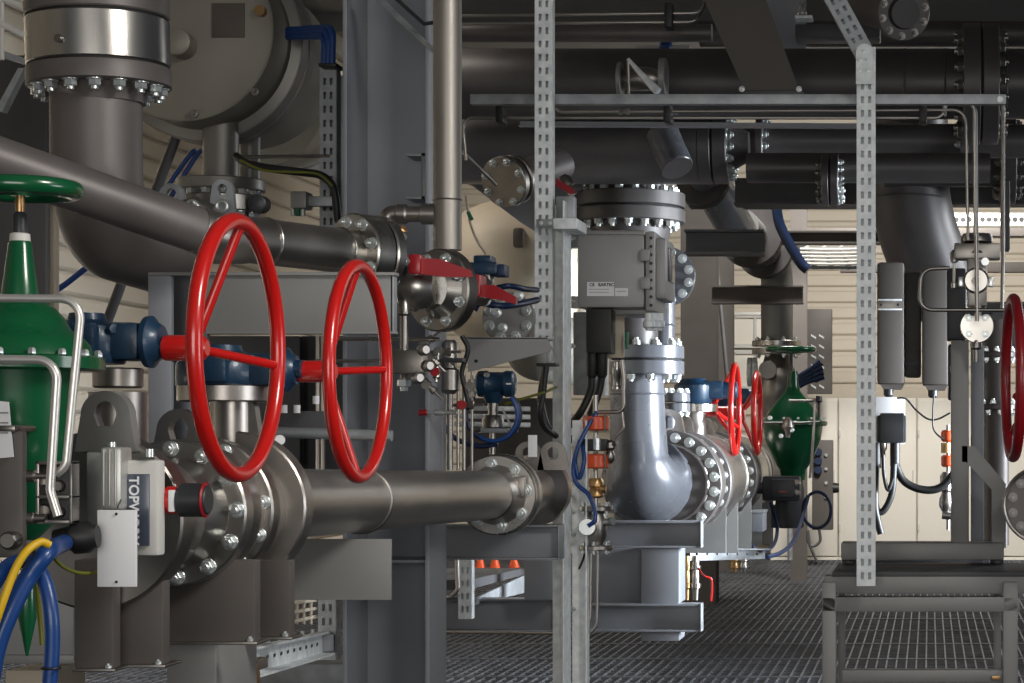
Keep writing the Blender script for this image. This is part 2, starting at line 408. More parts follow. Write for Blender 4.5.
# ------------------------------------------------------------------ overhead pipework
# upper header with the big flange pair at the right
D = 10.2
def header(name, label, x0, x1, y, r, d, m, seams=()):
    t = thing(name, label, 'pipe', P((x0 + x1) / 2, y + r, d))
    part('pipe', MB().cyl(P(x0, y, d), P(x1, y, d), S(r, d), seg=44), m, t)
    for s in seams: part('weld_seam', MB().lathe(P(s - 1, y, d), X, [(0, S(r, d)), (S(.6, d), S(r + .7, d)), (S(2, d), S(r, d))], 44, False), m, t)
    return t
t = header('header_pipe', 'thick dark header pipe crossing the top with a large flange pair at its right end', 440, 1045, 84, 35, D, 'darkpipe', (905, 945, 1006))
flange(t, P(963, 84, D), X, S(60, D), S(17, D), 18, S(5.2, D), 'darkpipe', faces=(-1,), bm='darkbolt', hub=0)
part('gasket', MB().disc(P(980, 84, D), X, S(56, D), S(2, D), 40, .001), 'gasket', t)
flange(t, P(982, 84, D), X, S(60, D), S(16, D), 18, S(5.2, D), 'darkpipe', faces=(1,), phase=.2, bm='darkbolt')
# conduit pipe and thin tubes at the very top
header('conduit_pipe', 'slim dark pipe along the top edge, just under two thin tubes', 460, 712, 33, 9, 9.6, 'pipe')
D = 9.3
for k, (y, lb) in enumerate(((13, 'thin steel tube at the very top, upper of the two over the slim pipe'), (22, 'thin steel tube at the very top, lower of the two over the slim pipe'))):
    single('instrument_tube', lb, 'tube', MB().tube([P(458, y + 3 - k, D), P(702 - k * 6, y, D), P(708, y - 26, D + .1)], S(1.7, D), 10, bend=.05), 'satin', 'thin tubes along the top')
for x, y0, y1, lb in ((668, 2, 27, 'black tube clamp hanging on the thin tubes at the top'),):
    single('tube_clamp', lb, 'clamp', MB().bpx(x - 4, y0, x + 4, y1, D - .05, D + .05, .008), 'black')
# galvanised bar carried by the slotted posts
D = 7.9
t = thing('support_rail', 'long galvanised rail fixed across the slotted posts under the thick header', 'rail', P(738, 104, D))
part('rail', MB().bpx(470, 94, 1006, 104, D - .02, D + .02, .002), 'galvdull', t)
for x in (862, 544, 1000): bolts(t, P(x, 99, D - .02), -Y, 0, 1, S(2.6, D))
D = 8.15
for k, pts, lb in ((0, [(466, 160), (463, 126), (468, 118), (944, 118), (944, 100), (970, 98), (974, 110), (975, 235)], 'long thin tube below the galvanised rail, turning down beside the right instrument stack'),
                   (1, [(556, 108), (560, 112), (966, 110), (968, 240)], 'long thin tube just under the galvanised rail, right of the slotted middle post')):
    single('instrument_tube', lb, 'tube', MB().tube([P(x, y, D - .03 * k) for x, y in pts], S(1.6, D), 10, bend=.05), 'satin', 'thin tubes under the galvanised rail')
for x, lb in ((499, 'black tube clamp under the rail left of the slotted middle post'), (667, 'black tube clamp under the rail near the slanted dark beam'), (923, 'black tube clamp under the rail right of the tall slotted post')):
    single('tube_clamp', lb, 'clamp', MB().bpx(x - 4, 104, x + 4, 122, D - .06, D + .04, .008), 'black', 'black clamps under the rail')
single('tube_coupling', 'small steel coupling on the thin tube under the rail, left of the slanted dark beam', 'coupling', MB().lathe(P(618, 111.5, D - .03), X, [(0, .008), (.004, .014), (.012, .014), (.016, .009), (.03, .009), (.034, .014), (.042, .014), (.046, .008)], 6), 'steel')
# second header with flanges
D = 10.6
t = header('header_pipe', 'broad dark pipe under the rail ending in a flange pair above the bolted grey flange', 440, 700, 147, 37, D, 'darkpipe')
flange(t, P(700, 147, D), X, S(37, D), S(13, D), 0, m='darkpipe')
part('gasket', MB().disc(P(713, 147, D), X, S(34, D), S(2, D), 40, .001), 'gasket', t)
flange(t, P(715, 147, D), X, S(37, D), S(14, D), 16, S(4.2, D), 'darkpipe', faces=(1,), phase=.3, bm='zinc')
part('neck', MB().lathe(P(729, 147, D), X, [(0, S(26, D)), (S(16, D), S(17, D)), (S(20, D), S(15, D))], 36), 'darkpipe', t)
D = 10.5
t = header('branch_pipe', 'slimmer dark pipe carrying a bolted flange pair left of the tall slotted post', 747, 990, 168, 15, D, 'darkpipe')
flange(t, P(822, 180, D), X, S(26, D), S(7.5, D), 14, S(3.2, D), 'darkpipe', faces=(-1,), bm='darkbolt')
part('gasket', MB().disc(P(829.5, 180, D), X, S(24, D), S(1.5, D), 36, .001), 'gasket', t)
flange(t, P(831, 180, D), X, S(26, D), S(8, D), 14, S(3.2, D), 'darkpipe', faces=(1,), phase=.1)
D = 11.2
t = header('branch_pipe', 'dark pipe with flange pair running level behind the thin tubes below the rail', 735, 1045, 141, 17, D, 'darkpipe')
flange(t, P(757, 143, D), X, S(27, D), S(7, D), 12, S(3.6, D), 'darkpipe', faces=(1,))
flange(t, P(960, 150, D), X, S(24, D), S(8, D), 10, S(3.4, D), 'darkpipe', faces=(-1,), phase=.2)
t = header('header_pipe', 'broad dark pipe at the far right behind the thin upright tubes', 885, 1060, 160, 27, 12.4, 'darkpipe')
flange(t, P(1000, 160, 12.4), X, S(44, 12.4), .09, 16, S(4, 12.4), 'darkpipe', faces=(-1, 1), bm='darkbolt')
t = header('header_pipe', 'dark pipe along the top edge behind the wide slanted beam', 700, 1060, 34, 13, 12.5, 'darkpipe')
hbeam('steel_beam', 'heavy dark roof beam above the thick header pipe', 'beam', P(440, 12, 13.6), P(1060, 12, 13.6), .2, .3, 'darkframe', Y)
hbeam('steel_beam', 'heavy dark beam under the overhead pipes at the right', 'beam', P(735, 193, 13.0), P(1060, 193, 13.0), .2, .16, 'darkframe', Y)
single('support_angle', 'dark angle bar running behind the thin tubes with a lit lower edge', 'bar', MB().sweep(P(520, 124, 9.6), P(860, 126, 9.6), [(-.015, 0), (.012, 0), (.012, .004), (-.011, .004), (-.011, .04), (-.015, .04)], Z), 'frame')
# nozzle stub
D = 10.1
w = (P(700, 158, D - .3) - P(655, 168, D + .3)).normalized()
t = thing('nozzle_stub', 'short capped nozzle catching light under the broad dark pipe', 'nozzle', P(680, 175, D))
b = P(677, 168, D); w = V((.38, -.42, -.82)).normalized(); a = b - w * .22
part('pipe', MB().cyl(a, b, S(17, D), seg=36, ch=.003), 'elbow', t); part('end_cap', MB().disc(b - w * .002, w, S(16.4, D), .005, 36, .001), 'darkpipe', t)
# slanted heavy beam
D = 9.3
t = thing('slanted_beam', 'wide dark slanted beam descending from the top edge to the galvanised rail', 'beam', P(772, 93, D))
def quad(x0, x1, x2, x3, ya, yb, d0, d1): return MB().prism([P(x0, ya, d0), P(x1, ya, d0), P(x2, yb, d0), P(x3, yb, d0)], (0, d1 - d0, 0))
part('flange_plate', quad(693, 757, 800, 745, -25, 92, D, D + .02), 'brown', t)
part('web', quad(722, 730, 774, 766, -25, 92, D + .02, D + .25), 'darkframe', t)
part('rear_flange_plate', quad(693, 757, 800, 745, -25, 92, D + .25, D + .27), 'frame', t)
part('end_plate', MB().bpx(742, 90, 803, 94, D - .02, D + .3), 'darkframe', t)
for x in (742, 799): bolts(t, P(x, 89, D - .02), -Y, 0, 1, S(2.4, D), 'zinc')
hbeam('steel_beam', 'dark steel beam standing behind the wide slanted beam at the top', 'beam', P(785, -20, 11.5), P(785, 72, 11.5), .22, .2, 'frame', X)
t = thing('bracket', 'pale small bracket with a round fitting at the top right of the slanted beam', 'bracket', P(803, 18, 9.6))
part('shelf', MB().bpx(795, 15, 812, 18, 9.55, 9.65, .002), 'galv', t)
part('fitting', MB().lathe(P(802, 15, 9.6), Z, [(0, .022), (.012, .022), (.016, .012), (.04, .01), (.044, .016), (.055, .014)], 16), 'steel', t)
bar('steel_beam', 'dark level beam behind the slotted diagonal strut at the top', 'beam', 795, 24, 880, 37, 11, 11.2, 'darkframe')
# blind flange at the top right
D = 9.0
w = V((.35, -.85, -.25)).normalized(); c = P(901, 12, D)
t = thing('flanged_nozzle', 'dark nozzle with bolted round flange pointing out right of the slotted diagonal strut', 'nozzle', P(895, 40, D))
part('pipe', MB().cyl(c - w * .5, c, S(22, D), seg=36), 'pipe', t)
f = flange(t, c, w, S(28, D), .035, 10, S(3.2, D), 'pipe', faces=(1,), bm='dullsteel')
part('bore', MB().cyl(c + w * .03, c + w * .06, S(17, D), S(15, D), 32), 'darkpipe', t)
# small valve with lever seen in front of the thick header
D = 9.5
t = thing('ball_valve', 'small wafer valve with a slanted lever in front of the thick header', 'valve', P(640, 95, D))
part('flange', MB().disc(P(618, 80, D), X, S(18, D), .02, 30), 'plate', t)
part('flange', MB().disc(P(660, 78, D), X, S(20, D), .03, 30), 'plate', t)
part('body', MB().lathe(P(622, 79, D), X, [(0, S(9, D)), (S(10, D), S(12, D)), (S(28, D), S(12, D)), (S(38, D), S(9, D))], 24), 'dullsteel', t)
part('lever', MB().tube([P(628, 59, D - .12), P(641, 74, D - .13), P(658, 92, D - .15)], .008, 10, r2=.02), 'galv', t)
part('stem', MB().tube([P(628, 59, D - .12), P(629, 94, D - .12)], .006, 8), 'satin', t)
single('blue_tape', 'small bright blue tie wrapped on a pale conduit above the thick header', 'tie', MB().lathe(P(660, 47, 10.6), X, [(0, .022), (.01, .035), (.05, .035), (.06, .022)], 12), 'cable')
single('conduit', 'pale short conduit between the slim pipe and the thick header, holding the blue tie', 'conduit', MB().tube([P(636, 48, 10.6), P(690, 47, 10.6)], .012, 10), 'casing')
# blind flange with tube behind the upright pipe
D = 9.0
w = V((-.38, -.88, -.28)).normalized(); c = P(508, 181, D)
t = thing('blind_flange_nozzle', 'steel blind flange with a thin tube screwed in, right of the upright pipe', 'nozzle', P(515, 205, D))
part('pipe', MB().cyl(c - w * .42, c, S(17, D), seg=32), 'pipe', t)
flange(t, c - w * .06, w, S(25, D), .035, 0, m='dullsteel')
flange(t, c, w, S(26, D), .035, 8, S(3.2, D), 'dullsteel', faces=(1,))
single('instrument_tube', 'thin tube running from the upright pipe down to the steel blind flange', 'tube', MB().tube([P(462, 151, D - .2), P(466, 155, D - .2), c + w * .09], .008, 10, bend=.02), 'satin')
single('tube_end', 'small bent tube end beside the upright pipe under the broad dark pipe', 'tube', MB().tube([P(455, 130, D - .2), P(463, 128, D - .2), P(467, 121, D - .2)], .008, 10, bend=.02), 'satin')
# big inclined plate under the second header (dark hopper side)
t = thing('pipe_saddle', 'dark slanted saddle plate below the broad dark pipe, above the cream vessel', 'plate', P(500, 235, 10.8))
part('plate', MB().ppx([(462, 178), (610, 178), (610, 248), (562, 248), (520, 222)], 10.9, 10.95), 'frame', t)
part('rib', MB().ppx([(462, 176), (610, 176), (610, 181), (462, 181)], 10.75, 10.95), 'darkframe', t)
# ------------------------------------------------------------------ posts and struts
strut('slotted_post', 'tall galvanised slotted post on the table frame at the right', 'post', P(866, 586, 7.8), P(866, 47, 7.8), S(18, 7.8), .04, pitch=S(13.6, 7.8), group=None)
strut('slotted_strut', 'galvanised slotted strut slanting up left from the tall right post', 'strut', P(866, 56, 7.84), P(826, -18, 7.84), S(19, 7.8), .04, 'galvdull', pitch=S(11, 7.8))
t = thing('hinge_plate', 'round topped joint plate where the right post meets its slanting strut', 'plate', P(865, 84, 7.76))
mb = MB(); pts = [(856, 84), (856, 52)] + [(864.5 - 8.5 * math.cos(a), 52 - 8.5 * math.sin(a)) for a in [PI * k / 10 for k in range(1, 10)]] + [(873, 52), (873, 84)]
mb.ppx(pts, 7.765, 7.772); part('plate', mb, 'galv', t)
for x, y in ((860, 60), (868, 60), (860, 70), (868, 70), (864, 51)): bolts(t, P(x, y, 7.765), -Y, 0, 1, S(1.7, 7.8), 'dull' if 0 else 'zinc')
strut('slotted_post', 'galvanised slotted post in the middle, beside the grey channel post', 'post', P(543.5, 349, 7.8), P(543.5, -10, 7.8), S(17, 7.8), .05, pitch=S(13.4, 7.8))
t = thing('clamp_bracket', 'galvanised clamp bracket joining the slotted middle post to the channel post', 'bracket', P(558, 236, 7.75))
part('clip', MB().bpx(536, 219, 556, 227, 7.74, 7.75), 'galvdull', t)
part('block', MB().bpx(553, 218, 577, 229, 7.68, 7.9, .004), 'galv', t)
part('upper_plate', MB().bpx(556, 196, 574, 219, 7.8, 7.86, .004), 'galvdull', t)
for x in (541, 550): bolts(t, P(x, 223, 7.74), -Y, 0, 1, S(1.6, 7.8))
# channel post
D = 7.9
a = P(571, 683, D); a.z = -.02
t = thing('channel_post', 'tall galvanised channel post standing in front of the bolted junction box', 'post', V((a.x, D, 0)))
pw = S(18, D)
part('channel', MB().sweep(V((P(553, 0, D).x, D, -.02)), V((P(553, 0, D).x, D, P(0, 205, D).z)), [(0, 0), (pw, 0), (pw, -.15), (pw - .005, -.15), (pw - .005, -.006), (0, -.006)], X), 'galv', t)
part('rear_channel', MB().sweep(V((P(572.5, 0, D + .1).x, D + .1, -.02)), V((P(572.5, 0, D + .1).x, D + .1, P(0, 420, D).z)), [(0, 0), (pw * .95, 0), (pw * .95, -.06), (pw * .95 - .005, -.06), (pw * .95 - .005, -.006), (0, -.006)], X), 'galv', t)
for y in (238, 302, 346, 512, 534, 609): bolts(t, P(571.5, y, D + .05), X, 0, 1, S(2.4, D))
# left slotted posts
strut('slotted_post', 'galvanised slotted post at the left, holding the blue cable bend on its top', 'post', P(328, 232, 6.9), P(328, 64, 6.9), S(16, 6.9), .05, pitch=S(14, 6.9), m='galvdull')
single('post_cap', 'black cap on top of the left slotted post', 'cap', MB().bpx(318, 63, 336, 66, 6.83, 6.93, .003), 'black')
bar('channel_rail', 'thin galvanised rail standing right of the left slotted post', 'rail', 340, 75, 343, 232, 6.95, 7.0, 'galvdull')
t = thing('terminal_bracket', 'small grey terminal bracket clipped low on the left slotted post', 'bracket', P(312, 215, 6.8))
part('plate', MB().bpx(300, 196, 331, 206, 6.79, 6.82, .003), 'galvdull', t)
part('block', MB().bpx(290, 191, 306, 208, 6.76, 6.84, .006), 'plate', t)
for k in range(3): part('terminal', MB().cyl(P(293 + k * 5, 208, 6.8), P(293 + k * 5, 216, 6.8), .008, seg=10), 'gtape' if k == 1 else 'tag', t)

D = 8.6
t = thing('lever_tap', 'small tap with a red lever above the channel post head', 'tap', P(566, 196, D))
part('body', MB().lathe(P(562, 176, D), V((.6, 0, -1)), [(0, S(4, D)), (S(4, D), S(7, D)), (S(12, D), S(7, D)), (S(14, D), S(4, D)), (S(22, D), S(4, D))], 16), 'dullsteel', t)
part('lever', MB().prism([P(556, 178, D - .05), P(574, 189, D - .05), P(574, 194, D - .05), P(570, 194, D - .05), P(556, 186, D - .05)], (0, .015, 0)), 'darkred', t)
# ------------------------------------------------------------------ the second line: flange, junction box, bent pipe, red wheels
D = 11.0
# upper spool coming down from the broad dark pipe
t = thing('reducer_spool', 'dark pipe spool with wide bolted flange pair above the grey junction box', 'pipe spool', P(630, 250, D))
part('pipe', MB().lathe(P(631, 128, D), -Z, [(0, S(46, D)), (S(30, D), S(38, D)), (S(64, D), S(37, D))], 44), 'darkpipe', t)
flange(t, P(630, 194, D), -Z, S(55, D), S(14, D), 18, S(4.2, D), 'darkpipe', faces=(-1,), phase=.2)
part('gasket', MB().disc(P(630, 208, D), -Z, S(51, D), S(2, D), 40, .001), 'gasket', t)
flange(t, P(630, 210, D), -Z, S(55, D), S(13, D), 18, S(4.2, D), 'darkpipe', faces=(1,), phase=.2)
part('reducer', MB().lathe(P(630, 222, D), -Z, [(0, S(42, D)), (S(12, D), S(40, D)), (S(40, D), S(30, D)), (S(80, D), S(24, D))], 44), 'darkpipe', t)
part('pipe_leg', MB().tube([P(634, 300, D), P(634, 352, D)], S(24, D), 36), 'darkpipe', t)
# side pipe leg with vertical flange
D2 = 11.6
t = thing('side_leg', 'slim grey pipe leg with a round bolted flange right of the junction box', 'pipe', P(664, 345, D2))
part('pipe', MB().tube([P(640, 240, D2 - .15), P(664, 262, D2), P(664, 352, D2)], S(11, D2), 28, bend=.12, n=8), 'elbow', t)
flange(t, P(665, 276, D2 + .06), Y, S(30, D2), .06, 12, S(3.8, D2), 'elbow', faces=(-1,))
part('weld_seam', MB().torus(P(664, 325, D2), Z, S(11, D2), .006, 36, 8), 'elbow', t)
# flange pair and big bend
t = thing('bent_pipe', 'large bright blue grey bent pipe turning into the flanges before the red wheels', 'pipe', P(650, 522, D))
flange(t, P(647, 346, D), -Z, S(37, D), S(13, D), 10, S(4.2, D), 'elbow', faces=(-1,), phase=.15)
part('gasket', MB().disc(P(647, 359, D), -Z, S(35, D), S(2, D), 40, .001), 'gasket', t)
flange(t, P(647, 361, D), -Z, S(37, D), S(14, D), 10, S(4.2, D), 'elbow', faces=(1,), phase=.15)
part('bend', MB().tube([P(638, 432, D), P(641, 480, D), P(667, 484, D + .78)], S(28, D), 52, bend=.24, n=18, r2=S(46, D)), 'elbow', t)
part('pipe', MB().cyl(P(637, 372, D), P(638, 434, D), S(26, D), S(28, D), 52), 'elbow', t)
part('weld_seam', MB().torus(P(638, 394, D), Z, S(27.2, D), .005, 44, 8), 'elbow', t)
# small flanged branch on the bend
t = thing('branch_nozzle', 'small grey flanged nozzle standing on the bend left of the blue gearboxes', 'nozzle', P(677, 460, 11.4))
d = 11.4
part('pipe', MB().cyl(P(669, 470, d), P(669, 410, d), S(9, d), seg=28), 'elbow', t)
flange(t, P(676, 393, d), -Z, S(14, d), S(9, d), 8, S(2.6, d), 'elbow', faces=(-1,))
flange(t, P(676, 403, d), -Z, S(14, d), S(9, d), 8, S(2.6, d), 'elbow', faces=(1,))
part('neck', MB().cyl(P(676, 412, d), P(676, 440, d), S(6, d), seg=20), 'elbow', t)
# flanges / valves along the aisle
XC = P(663, 0, 11.0).x; ZL = P(0, 485, 11.0).z
def cc(d): return V((XC, d, ZL))
def lug(parent, c, w, h, wd, th, m='dullsteel', hole=.34):
    """lifting eye plate standing on top of a flange, its flat side along w"""
    u, v, w = basis(w); up = Z; s = up.cross(w).normalized(); n = 20; out = []; inn = []
    R = wd / 2
    for k in range(n + 1):
        a = PI * k / n; out.append((R * math.cos(a), h - R + R * math.sin(a)))
    out = [(wd * .62, 0)] + out + [(-wd * .62, 0)]
    hc = h - R; hr = R * hole * 1.35; m2 = len(out)
    mb = MB(); vs = []; fs = []
    for k, (a, b) in enumerate(out):
        ang = math.atan2(b - hc, a); vs.append((a, b))
    for k, (a, b) in enumerate(out):
        ang = math.atan2(b - hc, a); vs.append((hr * math.cos(ang), hc + hr * 1.25 * math.sin(ang)))
    c = V(c); pts = [c + s * a + up * b for a, b in vs]; N = m2
    full = pts + [q + w * th for q in pts]
    for k in range(N):
        k2 = (k + 1) % N
        fs.append((k, k2, N + k2, N + k)); fs.append((2 * N + k, 3 * N + k, 3 * N + k2, 2 * N + k2))
        fs.append((k, 2 * N + k, 2 * N + k2, k2)); fs.append((N + k, N + k2, 3 * N + k2, 3 * N + k))
    mb.add(full, fs); return part('lifting_lug', mb, m, parent)
def big_valve(label, d0, d1, gear_px, wheel, first=False, bs=None, groupno=0):
    t = thing('gear_valve', label, 'valve', cc((d0 + d1) / 2) - Z * .3)
    r = .288
    flange(t, cc(d0), Y, r, .14, 20, .021, 'pipe', faces=(-1,), br=.244, bm='zinc')
    part('body', MB().lathe(cc(d0 + .14), Y, [(0, .24), (.04, .27), (d1 - d0 - .34, .27), (d1 - d0 - .3, .24)], 44), 'satin', t)
    flange(t, cc(d1 - .16), Y, r * .97, .13, 20, .02, 'satin', faces=(-1,), br=.244)
    lug(t, cc(d0 + .02) + Z * .255, Y, .13, .13, .05)
    lug(t, cc(d1 - .1) + Z * .255, Y, .12, .12, .05)
    part('stem_neck', MB().cyl(cc((d0 + d1) / 2) + Z * .25, cc((d0 + d1) / 2) + Z * .42, .075, seg=24), 'dullsteel', t)
    part('top_flange', MB().disc(cc((d0 + d1) / 2) + Z * .40, Z, .14, .05, 32), 'steel', t)
    g = cc((d0 + d1) / 2) + Z * .53
    part('gearbox', MB().lathe(g - Z * .08, Z, [(0, .10), (.03, .115), (.11, .115), (.13, .08), (.15, .07)], 28).box(g + V((.10, 0, 0)), (.16, .12, .11), None, .02), 'blue', t)
    part('gear_shaft', MB().cyl(g + V((.15, 0, 0)), g + V((.26, 0, 0)), .05, seg=20, ch=.008), 'blue', t)
    return t, g
def handwheel(parent, c, R, r, hubx, hub_r, hub_len, angles, m='red', spoke_r=None, sign=1, hub_m='red'):
    """wheel turning on the X axis: rim at c, hub ending at hubx"""
    hw = part('handwheel_rim', MB().torus(c, X, R, r, 72, 14), m, parent)
    hc = V((hubx, c.y, c.z))
    part('hub', MB().cyl(hc - X * hub_len * sign, hc + X * .02 * sign, hub_r, seg=24, ch=.004), hub_m, parent)
    for a in angles:
        e = c + V((0, math.cos(a), math.sin(a))) * R
        part('spoke', MB().tube([hc - X * .012 * sign, e], spoke_r or r * .72, 10), m, parent)
v1, g1 = big_valve('big flanged valve nearest the bent pipe, driven by the left of the far red wheels', 11.75, 13.1, 0, 0)
c = P(735, 409, 12.45); handwheel(v1, c, S(44, 12.45), S(3.0, 12.45), P(714, 0, 12.45).x, .045, .16, [math.radians(q) for q in (95, -25, 215)])
v2, g2 = big_valve('big flanged valve behind the first, driven by the right of the far red wheels', 13.5, 14.9, 0, 0)
c = P(757, 413, 13.8); handwheel(v2, c, S(40, 13.8), S(2.9, 13.8), P(742, 0, 13.8).x, .045, .16, [math.radians(q) for q in (150, 30, 270)])
t = thing('pipe_flange', 'round bolted grey flange beyond the second big valve, left of the green valve', 'flange', cc(15.4) - Z * .3)
flange(t, cc(15.4), Y, .25, .09, 18, .021, 'plate', faces=(-1,), br=.21)
part('pipe', MB().cyl(cc(15.45), cc(18.5), .2, seg=36), 'pipe', t)
t = thing('pipe_flange', 'first grey bolted flange where the bright bent pipe ends', 'flange', cc(11.0) - Z * .3)
flange(t, cc(11.2), Y, .288, .17, 20, .022, 'pipe', faces=(-1,), br=.25, phase=.5)
part('rim_ring', MB().torus(cc(11.2), Y, .212, .010, 44, 10), 'satin', t)
part('wafer', MB().lathe(cc(11.37), Y, [(0, .26), (.36, .26)], 44), 'dullsteel', t)
lug(t, cc(11.22) + Z * .25, Y, .15, .15, .05)
# saddles under the valves
for k, (d, lb) in enumerate(((11.3, 'first'), (12.0, 'second'), (12.9, 'third'), (13.7, 'fourth'), (14.7, 'last'))):
    c = cc(d); w = .30; zb = P(0, (553, 553, 551, 546, 544)[k], d).z
    single('saddle_plate', 'upright grey saddle plate under the far big valves, %s from the bent pipe' % lb, 'saddle', MB().prism([(c.x - w, d, zb), (c.x + w, d, zb), (c.x + w, d, c.z - .12), (c.x + w * .8, d, c.z - .2), (c.x, d, c.z - .29), (c.x - w * .8, d, c.z - .2), (c.x - w, d, c.z - .12)], (0, .02, 0)), 'plate', 'saddle plates under the far big valves')
t = thing('foot_box', 'grey steel box bracket below the second big valve beside the blue cable', 'bracket', P(748, 532, 13.2))
part('box', MB().bpx(742, 512, 763, 532, 13.2, 13.5, .008), 'frame', t)
part('lip', MB().bpx(741, 511, 764, 513, 13.18, 13.5, .003), 'galvdull', t)
# skid beams, second line
def channel(name, label, x0, x1, y0, y1, d, m='frame', depth=.09, cat='beam', tf=.012):
    h = S(y1 - y0, d); L = P(x1, 0, d).x - P(x0, 0, d).x
    t = thing(name, label, cat, P((x0 + x1) / 2, y1, d))
    part('web', MB().bpx(x0, y0 + .5, x1, y1 - .5, d + .05, d + .06, .001), m, t)
    part('flange', MB().bpx(x0, y0, x1, y0 + 2.2, d, d + .11, .002), m, t)
    part('flange', MB().bpx(x0, y1 - 2.2, x1, y1, d, d + .11, .002), m, t)
    part('end_plate', MB().bpx(x1 - 1.2, y0, x1, y1, d - .004, d + .11, .002), 'galvdull', t)
    return t
D = 10.6
channel('skid_beam', 'upper grey skid beam directly under the bright bent pipe', 585, 701, 521, 548, D)
LB = channel('skid_beam', 'lower grey skid beam close to the grating, right of the channel post', 585, 701, 604, 632, D)
bar('skid_stub', 'pale square upright between the upper and lower skid beams under the bent pipe', 'stub', 641, 548, 679, 604, D + .02, D + .3, 'frame')
bar('skid_infill', 'dark recessed web plate between the skid beams, left of the pale upright', 'plate', 588, 548, 641, 604, D + .26, D + .28, 'frame')
part('foot_plate', MB().bpx(641, 632, 679, 641, D + .03, D + .28, .004), 'frame', LB)
for x in (589, 692): pass
channel('skid_beam', 'upper grey skid beam under the flange of the long foreground pipe', 437, 559, 525, 560, 7.6)
channel('skid_beam', 'lower grey skid beam behind the slotted foot, left of the channel post', 442, 556, 599, 632, 9.6)
bar('skid_stub', 'pale square upright beneath the left upper skid beam', 'stub', 524, 560, 553, 600, 9.4, 9.6, 'frame')
# pedestal of the first line: galvanised ladder tray
D = 12.6
t = thing('cable_tray', 'galvanised perforated tray running below the far valve saddles', 'tray', P(733, 560, D))
part('tray', MB().prism([P(690, 549, D - .5), P(764, 549, D + .5), P(764, 559, D + .5), P(690, 561, D - .5)], (.006, .006, 0)), 'galvdull', t)
part('lip', MB().prism([P(690, 548.5, D - .5), P(764, 548.5, D + .5), P(764, 550, D + .5), P(690, 550, D - .5)], (.05, -.02, 0)), 'galvdull', t)
for k in range(7):
    q = P(696 + k * 10, 554, D - .43 + k * .135); part('slot', MB().box(q + V((-.002, -.004, 0)), (.026, .006, .012)), 'black', t)
# sight glass / spring hangers with brassy bands under the far line
for x0, y0, y1, d, lb in ((691, 556, 600, 11.6, 'shiny banded drain fitting hanging below the skid, beside a red tag line'), (739, 556, 572, 13.6, 'shiny banded drain fitting hanging farther back below the perforated tray')):
    t = thing('drain_fitting', lb, 'fitting', P(x0, y1, d), 'banded drain fittings under the skid'); h = S(y1 - y0, d)
    for s, m in ((-4.5, 'brass'), (4.5, 'steel')):
        o = P(x0 + s, y0, d); r = S(4, d)
        part('column', MB().lathe(o, -Z, [(0, r * .8), (h * .1, r), (h * .2, r), (h * .22, r * 1.25), (h * .3, r * 1.25), (h * .32, r * .8), (h * .45, r), (h * .6, r), (h * .62, r * 1.3), (h * .72, r * 1.3), (h * .75, r * .85), (h, r * .7)], 22), m, t)
    for q in (.25, .66): part('band', MB().cyl(P(x0 - 10, y0 + (y1 - y0) * q, d), P(x0 + 10, y0 + (y1 - y0) * q, d), S(1.6, d), seg=10), 'dullsteel', t)
single('red_string', 'thin red string looping beside the shiny drain fitting under the skid', 'cord', MB().curve([P(698, 568, 11.5), P(704, 576, 11.4), P(711, 579, 11.4), P(712, 590, 11.4), P(711, 601, 11.4)], .006, 8), 'red')
# ------------------------------------------------------------------ junction box
D = 8.2
t = thing('junction_box', 'big light grey junction box with side lid and white labels, beside the channel post', 'junction box', P(615, 322, D))
R = Matrix.Rotation(math.radians(0), 3, 'Z')
part('housing', MB().bpx(577, 234, 645, 308, D, D + .32, .018), 'box', t)
part('lid', MB().bpx(645, 231, 655, 311, D - .012, D + .34, .012), 'box', t)
mb = MB(); a = P(655, 238, D + .06); c = P(655, 303, D + .28)
part('lid_front', MB().box((a.x + .02, (a.y + c.y) / 2, (a.z + c.z) / 2), (.055, .27, a.z - c.z), None, .016), 'box', t)
part('lid_window', MB().box((a.x + .05, (a.y + c.y) / 2, (a.z + c.z) / 2 + .02), (.012, .17, (a.z - c.z) * .55), None, .006), 'slate', t)
for y in (255, 283): part('hinge', MB().bpx(640, y - 6, 650, y + 6, D - .03, D, .006), 'box', t)
for k in range(9): part('lid_bolt', MB().cyl(P(651, 238 + k * 8.4, D - .02), P(651, 238 + k * 8.4, D - .005), S(1.7, D), seg=8), 'black', t)
part('mounting_tab', MB().bpx(571, 296, 580, 308, D + .01, D + .05, .003), 'box', t)
part('rear_lip', MB().bpx(580, 230, 645, 236, D + .1, D + .3, .01), 'box', t)
part('bottom_rim', MB().bpx(605, 307, 648, 315, D + .1, D + .32, .008), 'box', t)
L1 = part('type_label', MB().bpx(587, 282, 614, 296, D - .002, D + .001, 0), 'white', t)
text(L1, 'label_print', 'CE', P(592, 284.8, D - .003), S(4.2, D), X, Z, 'ink'); text(L1, 'label_print', 'BARTEC', P(606.2, 284.8, D - .003), S(4.4, D), X, Z, 'ink')
for k in range(2): part('label_line', MB().bpx(589, 289 + k * 3, 609, 289.5 + k * 3, D - .0035, D - .002, 0), 'plate', L1)
L2 = part('serial_label', MB().bpx(615, 288, 628, 296, D - .002, D + .001, 0), 'white', t)
part('label_line', MB().bpx(617, 291, 626, 291.6, D - .0035, D - .002, 0), 'plate', L2)
for k in range(3): part('cable_gland', MB().lathe(P(649 + k * 5, 313, D + .04 + .07 * k), -Z, [(0, .018), (.03, .018), (.034, .024), (.055, .024), (.06, .015), (.07, .013)], 12), 'galv', t)
